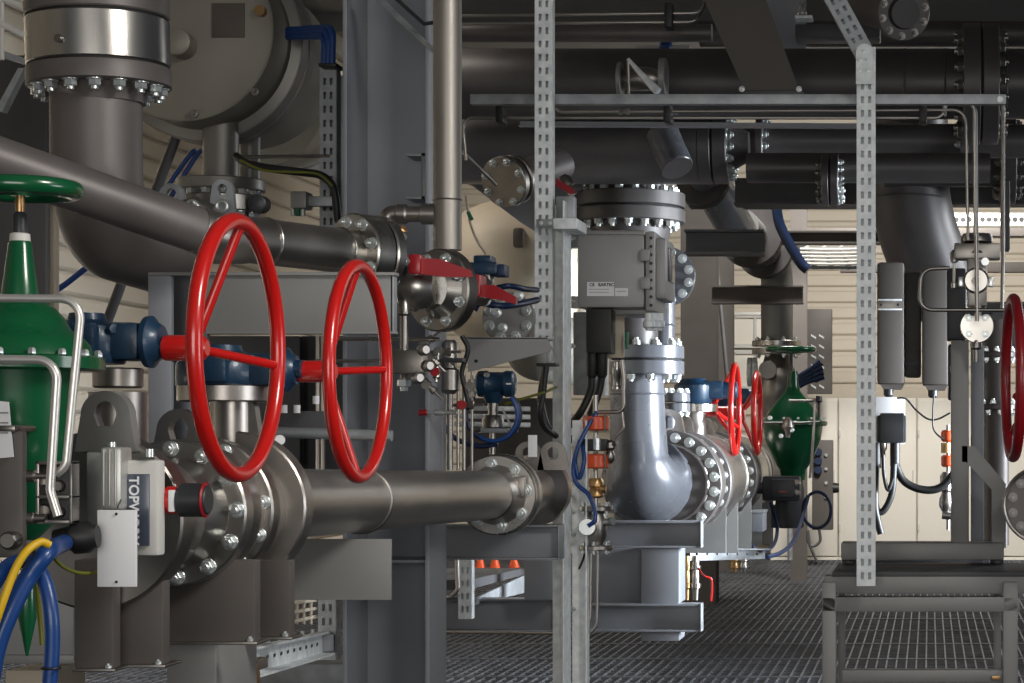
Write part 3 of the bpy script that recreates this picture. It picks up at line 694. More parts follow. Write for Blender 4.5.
# terminal box with black cables under the junction box
t = thing('cable_box', 'black rectangular cable box hanging under the junction box', 'box', P(598, 380, D))
part('housing', MB().bpx(586, 309, 611, 353, D - .02, D + .1, .006), 'black', t)
for k, x in enumerate((592, 602)): part('gland', MB().lathe(P(x, 353, D + .04), -Z, [(0, S(6, D)), (S(22, D), S(5.4, D)), (S(25, D), S(3.6, D))], 18), 'black', t)
bar('mounting_plate', 'pale tan plate behind the black cable box', 'plate', 604, 311, 624, 358, D + .14, D + .16, 'cream')
bar('mounting_plate', 'grey upright back plate between channel post and black cable box', 'plate', 573, 312, 598, 395, D + .17, D + .19, 'galvdull')
bar('mounting_rail', 'white narrow rail hanging below the tan plate', 'rail', 602, 358, 607, 396, D + .15, D + .2, 'galv')
single('green_strip', 'thin green strip beside the tan plate under the junction box', 'strip', MB().bpx(625, 332, 628, 349, D + .1, D + .12, .003), 'gtape')
for k, pts in enumerate((((592, 375), (590, 392), (578, 416), (560, 432), (548, 428), (541, 400), (546, 366)), ((602, 375), (598, 395), (585, 425), (570, 440), (556, 432)))):
    single('power_cable', ('thick black cable looping left from the black cable box behind the channel post', 'thick black cable dropping from the right gland of the black cable box')[k], 'cable', MB().curve([P(x, y, D + .05 + .05 * k + (.1 if x < 578 else 0)) for x, y in pts], S(3.8, D), 12), 'black', 'black cables under the junction box')
# sampling fitting with orange clamps
D = 8.0
t = thing('clamp_fitting', 'vertical sample fitting with two orange clamps right of the channel post', 'fitting', P(596, 553, D))
part('tube', MB().cyl(P(595.5, 395, D), P(595.5, 550, D), S(2.6, D), seg=14), 'satin', t)
for y in (416, 454):
    c = part('clamp', MB().lathe(P(596, y, D), -Z, [(0, S(11, D)), (S(1.5, D), S(13, D)), (S(13, D), S(13, D)), (S(14.5, D), S(11, D))], 30), 'orange', t, 'orange clamp')
    for s in (-9, 0, 9): part('clamp_screw', MB().cyl(P(596 + s, y - 2, D - .04), P(596 + s, y + 16.5, D - .03), S(1, D), seg=8), 'dullsteel', c)
part('sensor_body', MB().box(P(595, 445, D), (S(25, D), S(22, D), S(12, D)), None, .006), 'black', t)
part('sensor_face', MB().cyl(P(597, 438, D - .045), P(597, 450, D - .045), S(4, D), seg=16), 'zinc', t)
part('collar', MB().lathe(P(596, 478, D), -Z, [(0, S(6, D)), (S(4, D), S(8, D)), (S(8, D), S(8, D)), (S(10, D), S(5, D)), (S(14, D), S(8, D)), (S(18, D), S(8, D)), (S(20, D), S(5, D))], 20), 'brass', t)
part('side_port', MB().cyl(P(596, 489, D), P(606, 489, D), S(4, D), seg=14, ch=.003), 'brass', t)
for y in (506, 545): 
    f = part('flange', MB().disc(P(596, y, D), -Z, S(17, D), S(5, D), 30), 'dullsteel', t)
    bolts(f, P(596, y + S(5, D) * 0 + 5, D), -Z, S(13.5, D), 6, S(2.2, D), 'zinc'); bolts(f, P(596, y, D), Z, S(13.5, D), 6, S(2.2, D), 'zinc')
part('valve_body', MB().lathe(P(596, 511, D), -Z, [(0, S(8, D)), (S(8, D), S(11, D)), (S(24, D), S(11, D)), (S(34, D), S(8, D))], 24), 'dullsteel', t)
part('valve_cap', MB().cyl(P(589, 527, D - .03), P(587, 527, D - .10), S(9, D), S(8, D), 22), 'zinc', t)
part('valve_knob', MB().cyl(P(603, 523, D), P(613, 521, D - .03), S(3.5, D), S(4.2, D), 14), 'zinc', t)
single('u_bracket', 'pale steel bracket holding the orange clamped sample fitting to the channel post', 'bracket', MB().tube([P(595, 507, D + .06), P(572, 507, D + .02), P(572, 537, D + .02), P(592, 537, D + .06)], .007, 8, bend=.015), 'casing')
single('blue_cable', 'looped blue signal cable hanging left of the orange clamps', 'cable', MB().curve([P(597, 412, D - .03), P(586, 430, D - .06), P(577, 450, D - .08), P(573, 470, D - .08), P(577, 484, D - .08), P(588, 494, D - .09), P(594, 508, D - .1), P(595, 520, D - .11), P(588, 526, D - .11)], S(2.2, D), 10), 'cable')
single('blue_cable', 'second turn of the looped blue cable beside the channel post', 'cable', MB().curve([P(580, 440, D - .05), P(575, 460, D - .06), P(579, 478, D - .07), P(584, 462, D - .07), P(583, 446, D - .05)], S(2.2, D), 10), 'cable')
single('sample_tube', 'thin steel tube bending down right of the black cable box to the orange clamps', 'tube', MB().tube([P(622, 360, D + .02), P(624, 378, D + .02), P(624, 412, D + .02), P(597, 412, D + .02)], S(2, D), 10, bend=.03), 'satin')
single('sample_tube', 'bent thin tube right of the orange clamps ending in a small grey fitting', 'tube', MB().tube([P(622, 412, D + .02), P(624, 428, D + .02), P(611, 441, D + .02)], S(1.4, D), 10, bend=.02), 'satin')
t = thing('small_valve', 'tiny grey needle valve right of the orange clamps', 'valve', P(611, 465, D))
part('body', MB().lathe(P(610, 440, D), -Z, [(0, .01), (.01, .022), (.03, .022), (.04, .012), (.06, .02), (.075, .018), (.09, .008)], 14), 'dullsteel', t)
part('handle', MB().cyl(P(608, 446, D), P(617, 443, D - .02), .009, seg=10), 'dullsteel', t)
t = thing('tube_fitting', 'shiny small tube fitting hanging on the tan plate under the junction box', 'fitting', P(618, 388, D))
part('body', MB().lathe(P(617, 362, D + .05), -Z, [(0, .012), (.02, .012), (.022, .018), (.05, .018), (.055, .014), (.09, .014), (.095, .019), (.105, .019)], 14), 'steel', t)
single('drain_tube', 'thin tube dropping from the sample fitting and turning left near the grating', 'tube', MB().tube([P(598, 553, D), P(597, 625, D), P(590, 634, D), P(437, 632, D + .3)], S(1.5, D), 10, bend=.05), 'satin')
single('drain_tube', 'thin tube dropping just left of its twin below the sample fitting', 'tube', MB().tube([P(591, 553, D), P(590.5, 620, D), P(586, 626, D), P(580, 628, D + .05)], S(1.5, D), 10, bend=.04), 'satin')
single('black_wire', 'short black wire dangling below the sample fitting', 'wire', MB().curve([P(583, 545, D), P(584, 556, D - .02), P(579, 569, D - .02)], .004, 8), 'black')
# ------------------------------------------------------------------ first line: two big valves with red wheels
XA, ZA = -1.45, 1.26
def ca(d): return V((XA, d, ZA))
def rwheel(parent, cx, cy, d, R, r, hub_px, hub_r, hub_len, ends):
    c = P(cx, cy, d); part('handwheel_rim', MB().torus(c, X, R, r, 96, 18), 'red', parent)
    hx = P(hub_px, 0, d).x; hc = V((hx, d, c.z))
    part('hub', MB().lathe(hc - X * hub_len, X, [(0, hub_r * .96), (.004, hub_r), (hub_len, hub_r), (hub_len + .02, hub_r * .9), (hub_len + .026, hub_r * .6)], 28), 'red', parent)
    for a in ends:
        e = c + V((0, math.cos(a), math.sin(a))) * R
        part('spoke', MB().tube([hc + (e - hc).normalized() * .012, e], r * .62, 12), 'red', parent)
def gearbox(parent, g, w=.2, h=.10, shaft=.1):
    mb = MB().lathe(g - Z * h / 2, Z, [(0, w * .42), (.008, w * .45), (h - .03, w * .45), (h - .012, w * .40), (h, w * .22), (h + .012, w * .2)], 36)
    mb.box(g + V((w * .42, 0, 0)), (w * .55, w * .5, h * .86), None, .012)
    part('gearbox', mb, 'blue', parent)
    for k in range(5):
        a = -PI / 2 + (k - 2) * .5; q = g + V((math.cos(a), math.sin(a), 0)) * w * .45
        part('gear_bolt', MB().lathe(q + Z * (h * .28), V((math.cos(a), math.sin(a), 0)), [(0, .009), (.008, .009)], 6), 'blue', parent)
    part('bolt_lug', MB().box(g + V((.02, -w * .45, 0)), (.05, .03, h * .7), None, .008), 'blue', parent)
    part('gear_shaft', MB().cyl(g + V((w * .6, 0, 0)), g + V((w * .6 + shaft, 0, 0)), .016, seg=20), 'blue', parent)
    part('shaft_flange', MB().lathe(g + V((w * .6 + shaft, 0, 0)), X, [(0, .03), (.006, .046), (.016, .047), (.024, .036), (.034, .03)], 28), 'blue', parent)
# valve 1
D1 = 3.75
t = thing('gear_valve', 'big flanged steel valve nearest the camera, turned by the larger red handwheel', 'valve', ca(3.8) - Z * .3)
flange(t, ca(3.64), Y, .155, .06, 0, .013, 'dullsteel')
part('body', MB().lathe(ca(3.70), Y, [(0, .10), (.02, .115), (.17, .115), (.2, .10)], 48), 'dullsteel', t)
lug(t, V((P(105, 0, 3.62).x, 3.62, ZA)) + Z * .12, Y, .105, .085, .03, 'plate')
part('stem_neck', MB().cyl(V((XA, D1, ZA + .12)), V((XA, D1, 1.485)), .05, seg=28), 'dullsteel', t)
part('top_flange', MB().disc(V((XA, D1, P(0, 388, D1).z)), Z, S(24, D1), S(20, D1), 36), 'dullsteel', t)
gearbox(t, P(87, 342, D1), S(84, D1), S(44, D1), .011)
rwheel(t, 238.5, 348, D1, .2265, .0142, 193, S(13, D1), S(28, D1), [math.radians(q) for q in (86, -6, 214)])
part('hub_stub', MB().cyl(P(150, 347, D1), P(170, 347, D1), S(9, D1), seg=20), 'blue', t)
# valve 2
D2 = 4.38
t = thing('gear_valve', 'big flanged steel valve behind the nearest one, turned by the smaller red handwheel', 'valve', ca(4.3) - Z * .3)
part('closure_cone', MB().lathe(ca(3.9), Y, [(0, .06), (.03, .075), (.11, .105), (.125, .108)], 56), 'steel', t)
f = flange(t, ca(4.02), Y, .141, .05, 0, m='steel')
bolts(f, ca(4.02), -Y, .1235, 7, .0125, 'zinc', arc=(-1.5, 1.6))
part('body', MB().lathe(ca(4.07), Y, [(0, .12), (.01, .132), (.03, .136), (.06, .136), (.065, .13), (.10, .13)], 56), 'satin', t)
f = flange(t, ca(4.17), Y, .146, .05, 0, m='dullsteel')
bolts(f, ca(4.17), -Y, .127, 12, .012, 'zinc', .25)
part('body', MB().lathe(ca(4.2), Y, [(0, .12), (.16, .12)], 48), 'dullsteel', t)
for k in range(0):
    a = 2 * PI * k / 14; part('body_bolt', MB().lathe(ca(4.215) + V((math.cos(a), 0, math.sin(a))) * .137, V((math.cos(a), 0, math.sin(a))), [(0, .012), (.012, .012), (.014, .007), (.022, .007)], 6), 'zinc', t)
flange(t, ca(4.34), Y, .160, .06, 0, m='satin')
lug(t, ca(4.05) + Z * .11, Y, .09, .085, .03)
lug(t, ca(4.36) + Z * .118, Y, .125, .10, .03)
part('stem_neck', MB().cyl(V((P(232, 0, D2).x, D2, ZA + .11)), V((P(232, 0, D2).x, D2, 1.48)), .045, seg=28), 'satin', t)
part('top_flange', MB().disc(P(223, 402, D2), Z, S(44, D2), S(17, D2), 44), 'satin', t)
gearbox(t, P(221, 370, D2), S(96, D2), S(38, D2), .004)
rwheel(t, 359, 371.5, D2 + .02, .2215, .0134, 324, S(11, D2), S(28, D2), [math.radians(q) for q in (92, 3, 268)])
part('hub_stub', MB().cyl(P(283, 369, D2), P(302, 369, D2), S(9, D2), seg=20), 'blue', t)
# long pipe leaving the second valve
t = thing('long_pipe', 'long satin steel pipe running from the red wheel valves back to a bolted flange', 'pipe', ca(5.7) - Z * .1)
e = P(496, 495, 7.0)
part('weld_neck', MB().lathe(ca(4.385), Y, [(0, .148), (.03, .148), (.035, .11), (.12, .086), (.2, .079)], 56), 'satin', t)
part('pipe', MB().cyl(ca(4.5), e, .079, seg=64), 'satin', t)
flange(t, e, Y, S(40, 7.0), .045, 8, S(5, 7), 'steel', faces=(-1,), br=S(31, 7), phase=.2)
part('hub', MB().lathe(e - Y * .12, Y, [(0, .08), (.12, .10)], 48, False), 'satin', t)
part('clamp_block', MB().box(P(518, 487, 6.97), (.05, .03, .07), None, .004), 'dullsteel', t)
t = thing('flanged_end', 'second bolted flange and short pipe behind the channel post, meeting the long pipe', 'pipe', e + V((.05, .3, -.2)))
flange(t, e + Y * .05, Y, S(41, 7.0), .05, 8, S(5, 7), 'steel', faces=(1,), br=S(31, 7), phase=.2)
part('pipe', MB().lathe(e + Y * .1, Y, [(0, .10), (.12, .09), (.5, .09), (.55, .13), (.62, .13)], 44), 'satin', t)
for px in (528, 553): lug(t, P(px, 470, 7.35), Y, .1, .09, .02)
single('pipe_strap', 'thin steel strap bent round the long pipe above the hanging grey plate', 'strap', MB().torus(V((XA, 5.34, ZA - .0145)), Y, .081, .005, 48, 10), 'dullsteel')
single('plate_sheet', 'flat grey sheet plate hanging under the long pipe below the smaller red wheel', 'plate', MB().bpx(288, 539, 391, 600, 5.25, 5.26, .001), 'plate')
# saddles of the first line
for x0, x1, y0, y1, d, lb in ((74, 113, 560, 672, 3.6, 'brown steel saddle plate under the nearest valve, right of the pale grey channel'), (112, 163, 575, 668, 3.66, 'wide brown saddle plate below the white hanging tag'), (163, 255, 560, 645, 4.06, 'big dark saddle plate under the larger red wheel'), (255, 290, 560, 640, 4.33, 'narrow dark saddle plate under the second valve, left of the hanging sheet plate')):
    t = thing('saddle_plate', lb, 'saddle', P((x0 + x1) / 2, y1, d), 'saddle plates of the foreground valves')
    part('plate', MB().bpx(x0, y0, x1, y1, d, d + .035, .003), 'brown', t)
    part('foot', MB().bpx(x0 - 2, y1 - 3, x1 + 2, y1, d - .02, d + .06, .002), 'dullsteel', t)
    bolts(t, P(x1 - 5, y1 - 3, d - .004), Z, 0, 1, S(3.2, d), 'zinc')
# instrument with coloured indicator
d = 3.5
t = thing('position_indicator', 'black and red round position indicator on the side of the steel valve', 'indicator', P(188, 520, d))
part('cap', MB().lathe(P(180, 500, d), X, [(0, S(15, d)), (S(2, d), S(17, d)), (S(24, d), S(17, d)), (S(26, d), S(15, d))], 30), 'blackbox', t)
part('red_band', MB().lathe(P(166, 500, d), X, [(0, S(11, d)), (S(2, d), S(14, d)), (S(13, d), S(14, d))], 30), 'red', t)
part('ring', MB().disc(P(204, 500, d), X, S(18, d), S(3, d), 30), 'darkred', t); part('end_cap', MB().disc(P(206, 500, d), X, S(15, d), S(3, d), 30), 'blackbox', t)
part('window', MB().bpx(168, 490, 174, 512, d - S(15.5, d), d - S(10, d), .002), 'white', t)
part('socket', MB().lathe(P(150, 500, d), X, [(0, S(9, d)), (S(8, d), S(9, d)), (S(10, d), S(12, d)), (S(16, d), S(12, d))], 20), 'dullsteel', t)
# limit switch case with slate screen
d = 3.45
t = thing('switch_case', 'pale switch case with slate screen and white lettering beside the black red indicator', 'switch', P(138, 560, d))
part('case', MB().bpx(119, 460, 158, 556, d, d + .035, .006), 'casing', t)
part('screen', MB().bpx(126, 474, 149, 546, d - .004, d + .002, .001), 'slate', t)
text(t, 'lettering', 'TOPWORX', P(133.5, 511, d - .005), S(13.5, d), -Z, X, 'whiteink')
part('terminal_block', MB().bpx(100, 447, 121, 510, d - .03, d + .02, .006), 'tag', t)
for k in range(3): part('rib', MB().bpx(102 + k * 6, 449, 104 + k * 6, 506, d - .035, d - .03, .001), 'tag', t)
part('side_plate', MB().bpx(86, 452, 104, 540, d + .0, d + .05, .004), 'plate', t)
for x, y in ((116, 456), (150, 457), (112, 450)): part('screw', MB().cyl(P(x, y, d), P(x, y - 8, d), S(4, d), seg=12), 'zinc', t)
t = thing('hanging_tag', 'blank white rectangular tag plate hanging in front of the switch case', 'tag', P(116, 587, 3.38))
part('plate', MB().bpx(97, 510, 136, 587, 3.375, 3.382, .0015), 'white', t)
for y in (514, 582): part('hole', MB().disc(P(116, y, 3.373), Y, S(1.4, 3.4), .003, 12, .0005), 'ink', t)
part('wire_loop', MB().tube([P(116, 514, 3.38), P(118, 506, 3.40), P(121, 500, 3.42)], .0016, 8), 'dullsteel', t)
# ------------------------------------------------------------------ green actuator at the left edge
d = 3.42
def gp(*q): return [(S(a - 232, d), S(r, d)) for a, r in q]
t = thing('green_valve', 'glossy green bonnet valve with green handwheel at the left edge', 'valve', P(20, 660, d))
o = P(20, 232, d)
part('bonnet', MB().lathe(o, -Z, gp((240, 9), (244, 11), (299, 18), (302, 24), (308, 33), (318, 42), (330, 48), (334, 56), (345, 66), (356, 71)), 56), 'green', t)
part('rim_flange', MB().lathe(o, -Z, gp((356, 76), (358, 80), (369, 80), (371, 76)), 56), 'green', t)
for k in range(16):
    a = 2 * PI * (k + .4) / 16; q = o - Z * S(356 - 232, d) + V((math.cos(a), math.sin(a), 0)) * S(74, d)
    part('rim_bolt', MB().lathe(q, Z, [(0, S(4, d)), (S(4, d), S(4, d)), (S(6, d), S(2.5, d))], 6), 'zinc', t)
part('lower_body', MB().lathe(o, -Z, gp((371, 56), (400, 52), (470, 46), (520, 36), (540, 16)), 48), 'green', t)
part('collar', MB().lathe(o, -Z, gp((233, 7), (234, 9.5), (241, 10), (242, 9)), 24), 'casing', t)
part('spindle', MB().cyl(P(20, 176, d), P(20, 236, d), S(4.5, d), seg=18), 'brass', t)
part('spindle_sleeve', MB().lathe(P(20, 212, d), -Z, [(0, S(5, d)), (S(4, d), S(7, d)), (S(22, d), S(7, d))], 20), 'blackbox', t)
mb = MB().torus(P(21, 189, d), Z, S(50, d), S(9, d), 64, 16)
part('handwheel_rim', mb, 'green', t)
part('wheel_hub', MB().lathe(P(20, 196, d), Z, [(0, S(9, d)), (S(12, d), S(9, d)), (S(14, d), S(6, d))], 20), 'green', t)
for k in range(3):
    a = 2 * PI * k / 3 + .5; part('spoke', MB().tube([P(20, 189, d), P(21, 189, d) + V((math.cos(a), math.sin(a), 0)) * S(50, d)], S(4.5, d), 10), 'green', t)
part('pointed_guard', MB().lathe(P(27, 556, 3.35), -Z, [(0, .004), (S(30, 3.35), S(8.5, 3.35)), (S(62, 3.35), S(9, 3.35)), (S(100, 3.35), .002)], 20), 'green', t)
# tubes
d = 3.25
single('steel_tube', 'upper bright steel tube bending down in front of the green bonnet', 'tube', MB().tube([P(-20, 298, d), P(82, 299, d), P(66, 466, d), P(56, 474, d)], S(4.2, d), 16, bend=.03, n=8), 'tubing')
single('steel_tube', 'lower bright steel tube bending down beside the positioner frame', 'tube', MB().tube([P(-20, 359, d - .02), P(58, 360, d - .02), P(50, 490, d - .02), P(58, 516, d - .02)], S(4.4, d), 16, bend=.03, n=8), 'tubing')
d = 3.3
t = thing('positioner', 'grey positioner frame with dark gauge glass in front of the green valve', 'positioner', P(54, 525, d))
for a in ((35, 461, 39, 524), (68, 461, 72, 524), (35, 461, 72, 465), (35, 495, 72, 499), (35, 520, 72, 524)): part('frame_bar', MB().bpx(*a, d, d + .03, .002), 'dullsteel', t)
part('back_plate', MB().bpx(38, 463, 70, 522, d + .025, d + .035, .001), 'blackbox', t)
for x, y in ((47, 480), (60, 486), (47, 510), (60, 512)): part('gauge', MB().lathe(P(x, y, d + .025), -Y, [(0, S(6, d)), (.008, S(6, d)), (.01, S(4.5, d))], 18), 'dullsteel', t)
part('union', MB().lathe(P(8, 476, d), X, [(0, S(5, d)), (S(6, d), S(5, d)), (S(7, d), S(7, d)), (S(14, d), S(7, d)), (S(15, d), S(5, d)), (S(20, d), S(6, d)), (S(27, d), S(6, d)), (S(28, d), S(3, d)), (S(40, d), S(3, d))], 16), 'dullsteel', t)
part('port', MB().lathe(P(16, 518, d), X, [(0, S(4, d)), (S(3, d), S(6, d)), (S(18, d), S(6, d)), (S(19, d), S(4, d)), (S(30, d), S(4, d))], 16), 'dullsteel', t)
d = 3.28
t = thing('regulator_block', 'dark grey regulator block with white tag at the left edge', 'regulator', P(8, 560, d))
part('block', MB().bpx(-20, 430, 23, 558, d, d + .02, .008), 'brown', t)
part('tag', MB().ppx([(-10, 400), (8, 402), (13, 457), (-10, 459)], d - .008, d - .004), 'white', t)
for k in range(3): part('tag_line', MB().bpx(0, 412 + k * 10, 8, 413.5 + k * 10, d - .0095, d - .008, 0), 'plate', t)
part('knob', MB().lathe(P(14, 540, d), -Y, [(0, S(9, d)), (.02, S(9, d)), (.024, S(7, d))], 20), 'dullsteel', t)
part('cap', MB().bpx(-5, 425, 15, 432, d - .01, d + .07, .004), 'dullsteel', t)
# cables bottom left
d = 3.2
single('cable_gland', 'black cable gland holding the bright blue cable left of the white tag', 'gland', MB().lathe(P(98, 536, d + .14), V((-1, -.1, -.08)), [(0, S(12, d)), (S(10, d), S(17, d)), (S(24, d), S(17, d)), (S(28, d), S(13, d)), (S(44, d), S(10, d))], 24), 'black')
single('blue_cable', 'thick bright blue cable curving down to the bottom left corner', 'cable', MB().curve([P(64, 543, d + .1), P(48, 552, d), P(28, 578, d - .02), P(10, 612, d - .04), P(-4, 650, d - .05), P(-12, 700, d - .05)], S(9, d), 16), 'cable')
single('blue_cable', 'thick bright blue cable bending down right of the green pointed guard', 'cable', MB().curve([P(-10, 590, d + .03), P(8, 566, d + .03), P(30, 562, d + .02), P(44, 580, d + .01), P(51, 612, d), P(52, 650, d), P(48, 700, d)], S(7.5, d), 16), 'cable')
single('yellow_cable', 'yellow cable strapped along the thick blue cable at the bottom left', 'cable', MB().curve([P(50, 545, d - .03), P(40, 542, d - .04), P(26, 552, d - .06), P(14, 572, d - .07), P(2, 604, d - .08), P(-10, 640, d - .08)], S(4, d), 12), 'yellow')
single('earth_wire', 'thin yellow green earth wire behind the white hanging tag', 'wire', MB().curve([P(46, 548, d + .05), P(62, 566, d + .1), P(80, 573, d + .16), P(100, 572, d + .2)], .003, 8), 'yg')
single('earth_wire', 'thin pale green wire hanging beside the green pointed guard', 'wire', MB().curve([P(34, 548, d + .05), P(36, 580, d + .08), P(40, 620, d + .1), P(42, 645, d + .1)], .0035, 8), 'yg')
for x, y, lb in ((26, 560, 'black cable tie on the upper blue cable where the yellow cable crosses'), (51, 668, 'black cable tie low on the blue cable at the bottom left')):
    single('cable_tie', lb, 'tie', MB().torus(P(x, y, d - .01), V((.7, 0, -.7)) if y < 600 else Z, S(11 if y < 600 else 8.5, d), S(1.3, d), 30, 8), 'black')
# pale channel behind the cables
d = 3.75
t = thing('steel_channel', 'pale grey steel channel behind the blue cables at the bottom left', 'channel', P(30, 665, d))
part('web', MB().bpx(-40, 580, 74, 655, d + .01, d + .02, .001), 'box', t)
part('lip', MB().bpx(-40, 576, 76, 581, d, d + .06, .002), 'plate', t)
part('lip', MB().bpx(-40, 655, 76, 664, d, d + .06, .002), 'plate', t)
part('end_plate', MB().bpx(73, 578, 76, 662, d, d + .05, .002), 'galvdull', t)
bar('cream_box', 'cream box edge at the bottom edge left of the blue cable', 'box', 5, 670, 46, 700, 4.2, 4.4, 'cream')
bar('support_post', 'short grey square post at the bottom edge below the big dark saddle plate', 'post', 166, 640, 217, 720, 4.15, 4.4, 'plate')
# ladder tray running back under the long pipe
t = thing('cable_tray', 'galvanised perforated tray running back beneath the hanging sheet plate', 'tray', P(275, 660, 5.2))
A0, A1 = P(190, 692, 4.6), P(322, 654, 6.6)
h = .066
part('side_rail', MB().prism([A0, A1, A1 + Z * h, A0 + Z * h], (.008, .002, 0)), 'galv', t)
part('lip', MB().prism([A0 + Z * h, A1 + Z * h, A1 + Z * (h + .006), A0 + Z * (h + .006)], (.03, .008, 0)), 'galv', t)
part('lower_lip', MB().prism([A0, A1, A1 + Z * .006, A0 + Z * .006], (.05, .012, 0)), 'galv', t)
dr = (A1 - A0); RR = Matrix.Rotation(math.atan2(dr.y, dr.x), 3, 'Z')
for k in range(16): part('slot', MB().box(A0 + dr * (.08 + k * .056) + Z * (h * .55) + V((.007, -.002, 0)), (.03, .006, .009), RR), 'black', t)
for k in range(9): part('rail_bolt', MB().cyl(A0 + dr * (.1 + k * .1) + Z * (h + .004), A0 + dr * (.1 + k * .1) + Z * (h + .018), .006, seg=8), 'tag', t)
strut('slotted_post', 'short galvanised slotted foot below the hanging sheet plate', 'post', P(327, 660, 6.6), P(327, 585, 6.6), S(17, 6.6), .05, 'galv', pitch=S(14, 6.6))
bar('tray_bracket', 'square galvanised bracket joining tray and slotted foot', 'bracket', 309, 634, 334, 652, 6.55, 6.57, 'galvdull')
t = thing('terminal_strip', 'small brown terminal strip with brass clips at the bottom edge on the perforated tray', 'terminal', P(240, 683, 4.6))
part('strip', MB().bpx(219, 660, 258, 671, 4.5, 4.57, .003), 'plateb', t)
for k in range(4): part('clip', MB().bpx(238 + k * 5, 664, 241 + k * 5, 690, 4.49, 4.52, .002), 'brass', t)
t = thing('wire_tray', 'cream wire basket tray seen under the hanging sheet plate', 'tray', P(300, 625, 8.6))
for k in range(3): part('wire', MB().tube([P(284, 604 + k * 10, 8), P(318, 600 + k * 8, 9.5)], .008, 8), 'cream', t)
for k in range(4): part('cross_wire', MB().tube([P(290 + k * 7, 600, 8.2 + k * .3), P(290 + k * 7, 624, 8.2 + k * .3)], .006, 8), 'cream', t)
bar('floor_plate', 'pale grey floor plate edge below the slotted foot at the bottom', 'plate', 255, 664, 346, 690, 7.2, 7.5, 'galvdull')
# ------------------------------------------------------------------ cross beam and column
d = 4.92
t = thing('cross_beam', 'flat grey cross beam behind the two red handwheels', 'beam', P(290, 334, d))
part('face', MB().bpx(205, 274, 393, 332, d, d + .012, .002), 'plate', t)
part('top_flange', MB().bpx(148, 272, 395, 275.5, d - .01, d + .03, .002), 'plate', t)
part('bottom_flange', MB().bpx(205, 331, 395, 334, d, d + .03, .002), 'plate', t)
part('end_plate', MB().bpx(390, 274, 394, 332, d, d + .03, .002), 'galvdull', t)
t = thing('support_post', 'pale grey upright under the left end of the cross beam', 'post', P(176, 470, d))
part('face', MB().bpx(148, 275, 171, 480, d, d + .02, .002), 'frame', t)
part('web', MB().bpx(171, 275, 192, 480, d + .08, d + .09, .001), 'elbow', t)
part('rear_face', MB().bpx(192, 275, 207, 480, d, d + .02, .002), 'darkframe', t)
# wide column
d = 6.5
xl, xr = P(347, 0, d).x, P(428, 0, d).x; dep = .25
zt = 4.6
t = thing('steel_column', 'wide blue grey steel column behind the smaller red handwheel', 'column', V(((xl + xr) / 2, d, 0)))
def vb(x0, x1, y0, y1, z0=-.02, z1=zt, b=.003): return MB().box(((x0 + x1) / 2, (y0 + y1) / 2, (z0 + z1) / 2), (x1 - x0, y1 - y0, z1 - z0), None, b)
part('flange', vb(xl - .014, xl, d, d + dep), 'frame', t)
part('flange', vb(xr - .014, xr, d + .02, d + dep), 'frame', t)
part('web', vb(xl, xr - .014, d + dep - .02, d + dep), 'frame', t)
part('web_stiffener', MB().bpx(366, 560, 428, 563, d + .05, d + dep, .002), 'frame', t)
t = thing('channel_bracket', 'small C shaped steel bracket on the face of the wide column', 'bracket', P(416, 200, 6.6))
q = lambda *a: MB().bpx(*a, 6.6, 6.72, .001)
part('lip', q(406, 153, 425, 156), 'galvdull', t); part('lip', q(406, 196, 425, 199), 'galvdull', t); part('back', q(421, 153, 425, 199), 'frame', t)
bar('rear_column', 'dark narrow column edge left of the wide column', 'column', 350, -10, 366, 690, 6.9, 7.2, 'darkframe')
single('tray_strut', 'galvanised perforated strut slanting across the top of the wide column', 'strut', MB().prism([P(368, -6, 6.45), P(378, -6, 6.45), P(436, 50, 6.3), P(436, 56, 6.3)], (0, .04, 0)), 'galvdull')
single('conduit', 'slim black conduit beside the slanting strut at the top of the wide column', 'conduit', MB().tube([P(392, -5, 6.3), P(424, 24, 6.3), P(436, 22, 6.3)], .006, 8), 'black')
# upright brushed pipe with side branch
d = 6.0
t = thing('upright_pipe', 'tall upright brushed steel pipe right of the wide column', 'pipe', P(447, 252, d))
part('pipe', MB().cyl(P(447.5, -20, d), P(447.5, 250, d), S(14, d), seg=48), 'brushed', t)
part('weld_seam', MB().torus(P(447.5, 200, d), Z, S(14, d), .0025, 44, 8), 'satin', t)
part('branch', MB().lathe(P(396, 214, d), X, [(0, S(8, d)), (S(2, d), S(10, d)), (S(10, d), S(10, d)), (S(12, d), S(8, d)), (S(25, d), S(8, d)), (S(26, d), S(10.5, d)), (S(40, d), S(10.5, d))], 30), 'satin', t)
part('branch_elbow', MB().tube([P(400, 214, d), P(388, 214, d), P(386, 240, d)], S(8.5, d), 24, bend=.04, n=10), 'satin', t)
part('plug', MB().cyl(P(393, 240, d - .04), P(404, 228, d - .06), S(5, d), seg=10, ch=.003), 'brass', t)
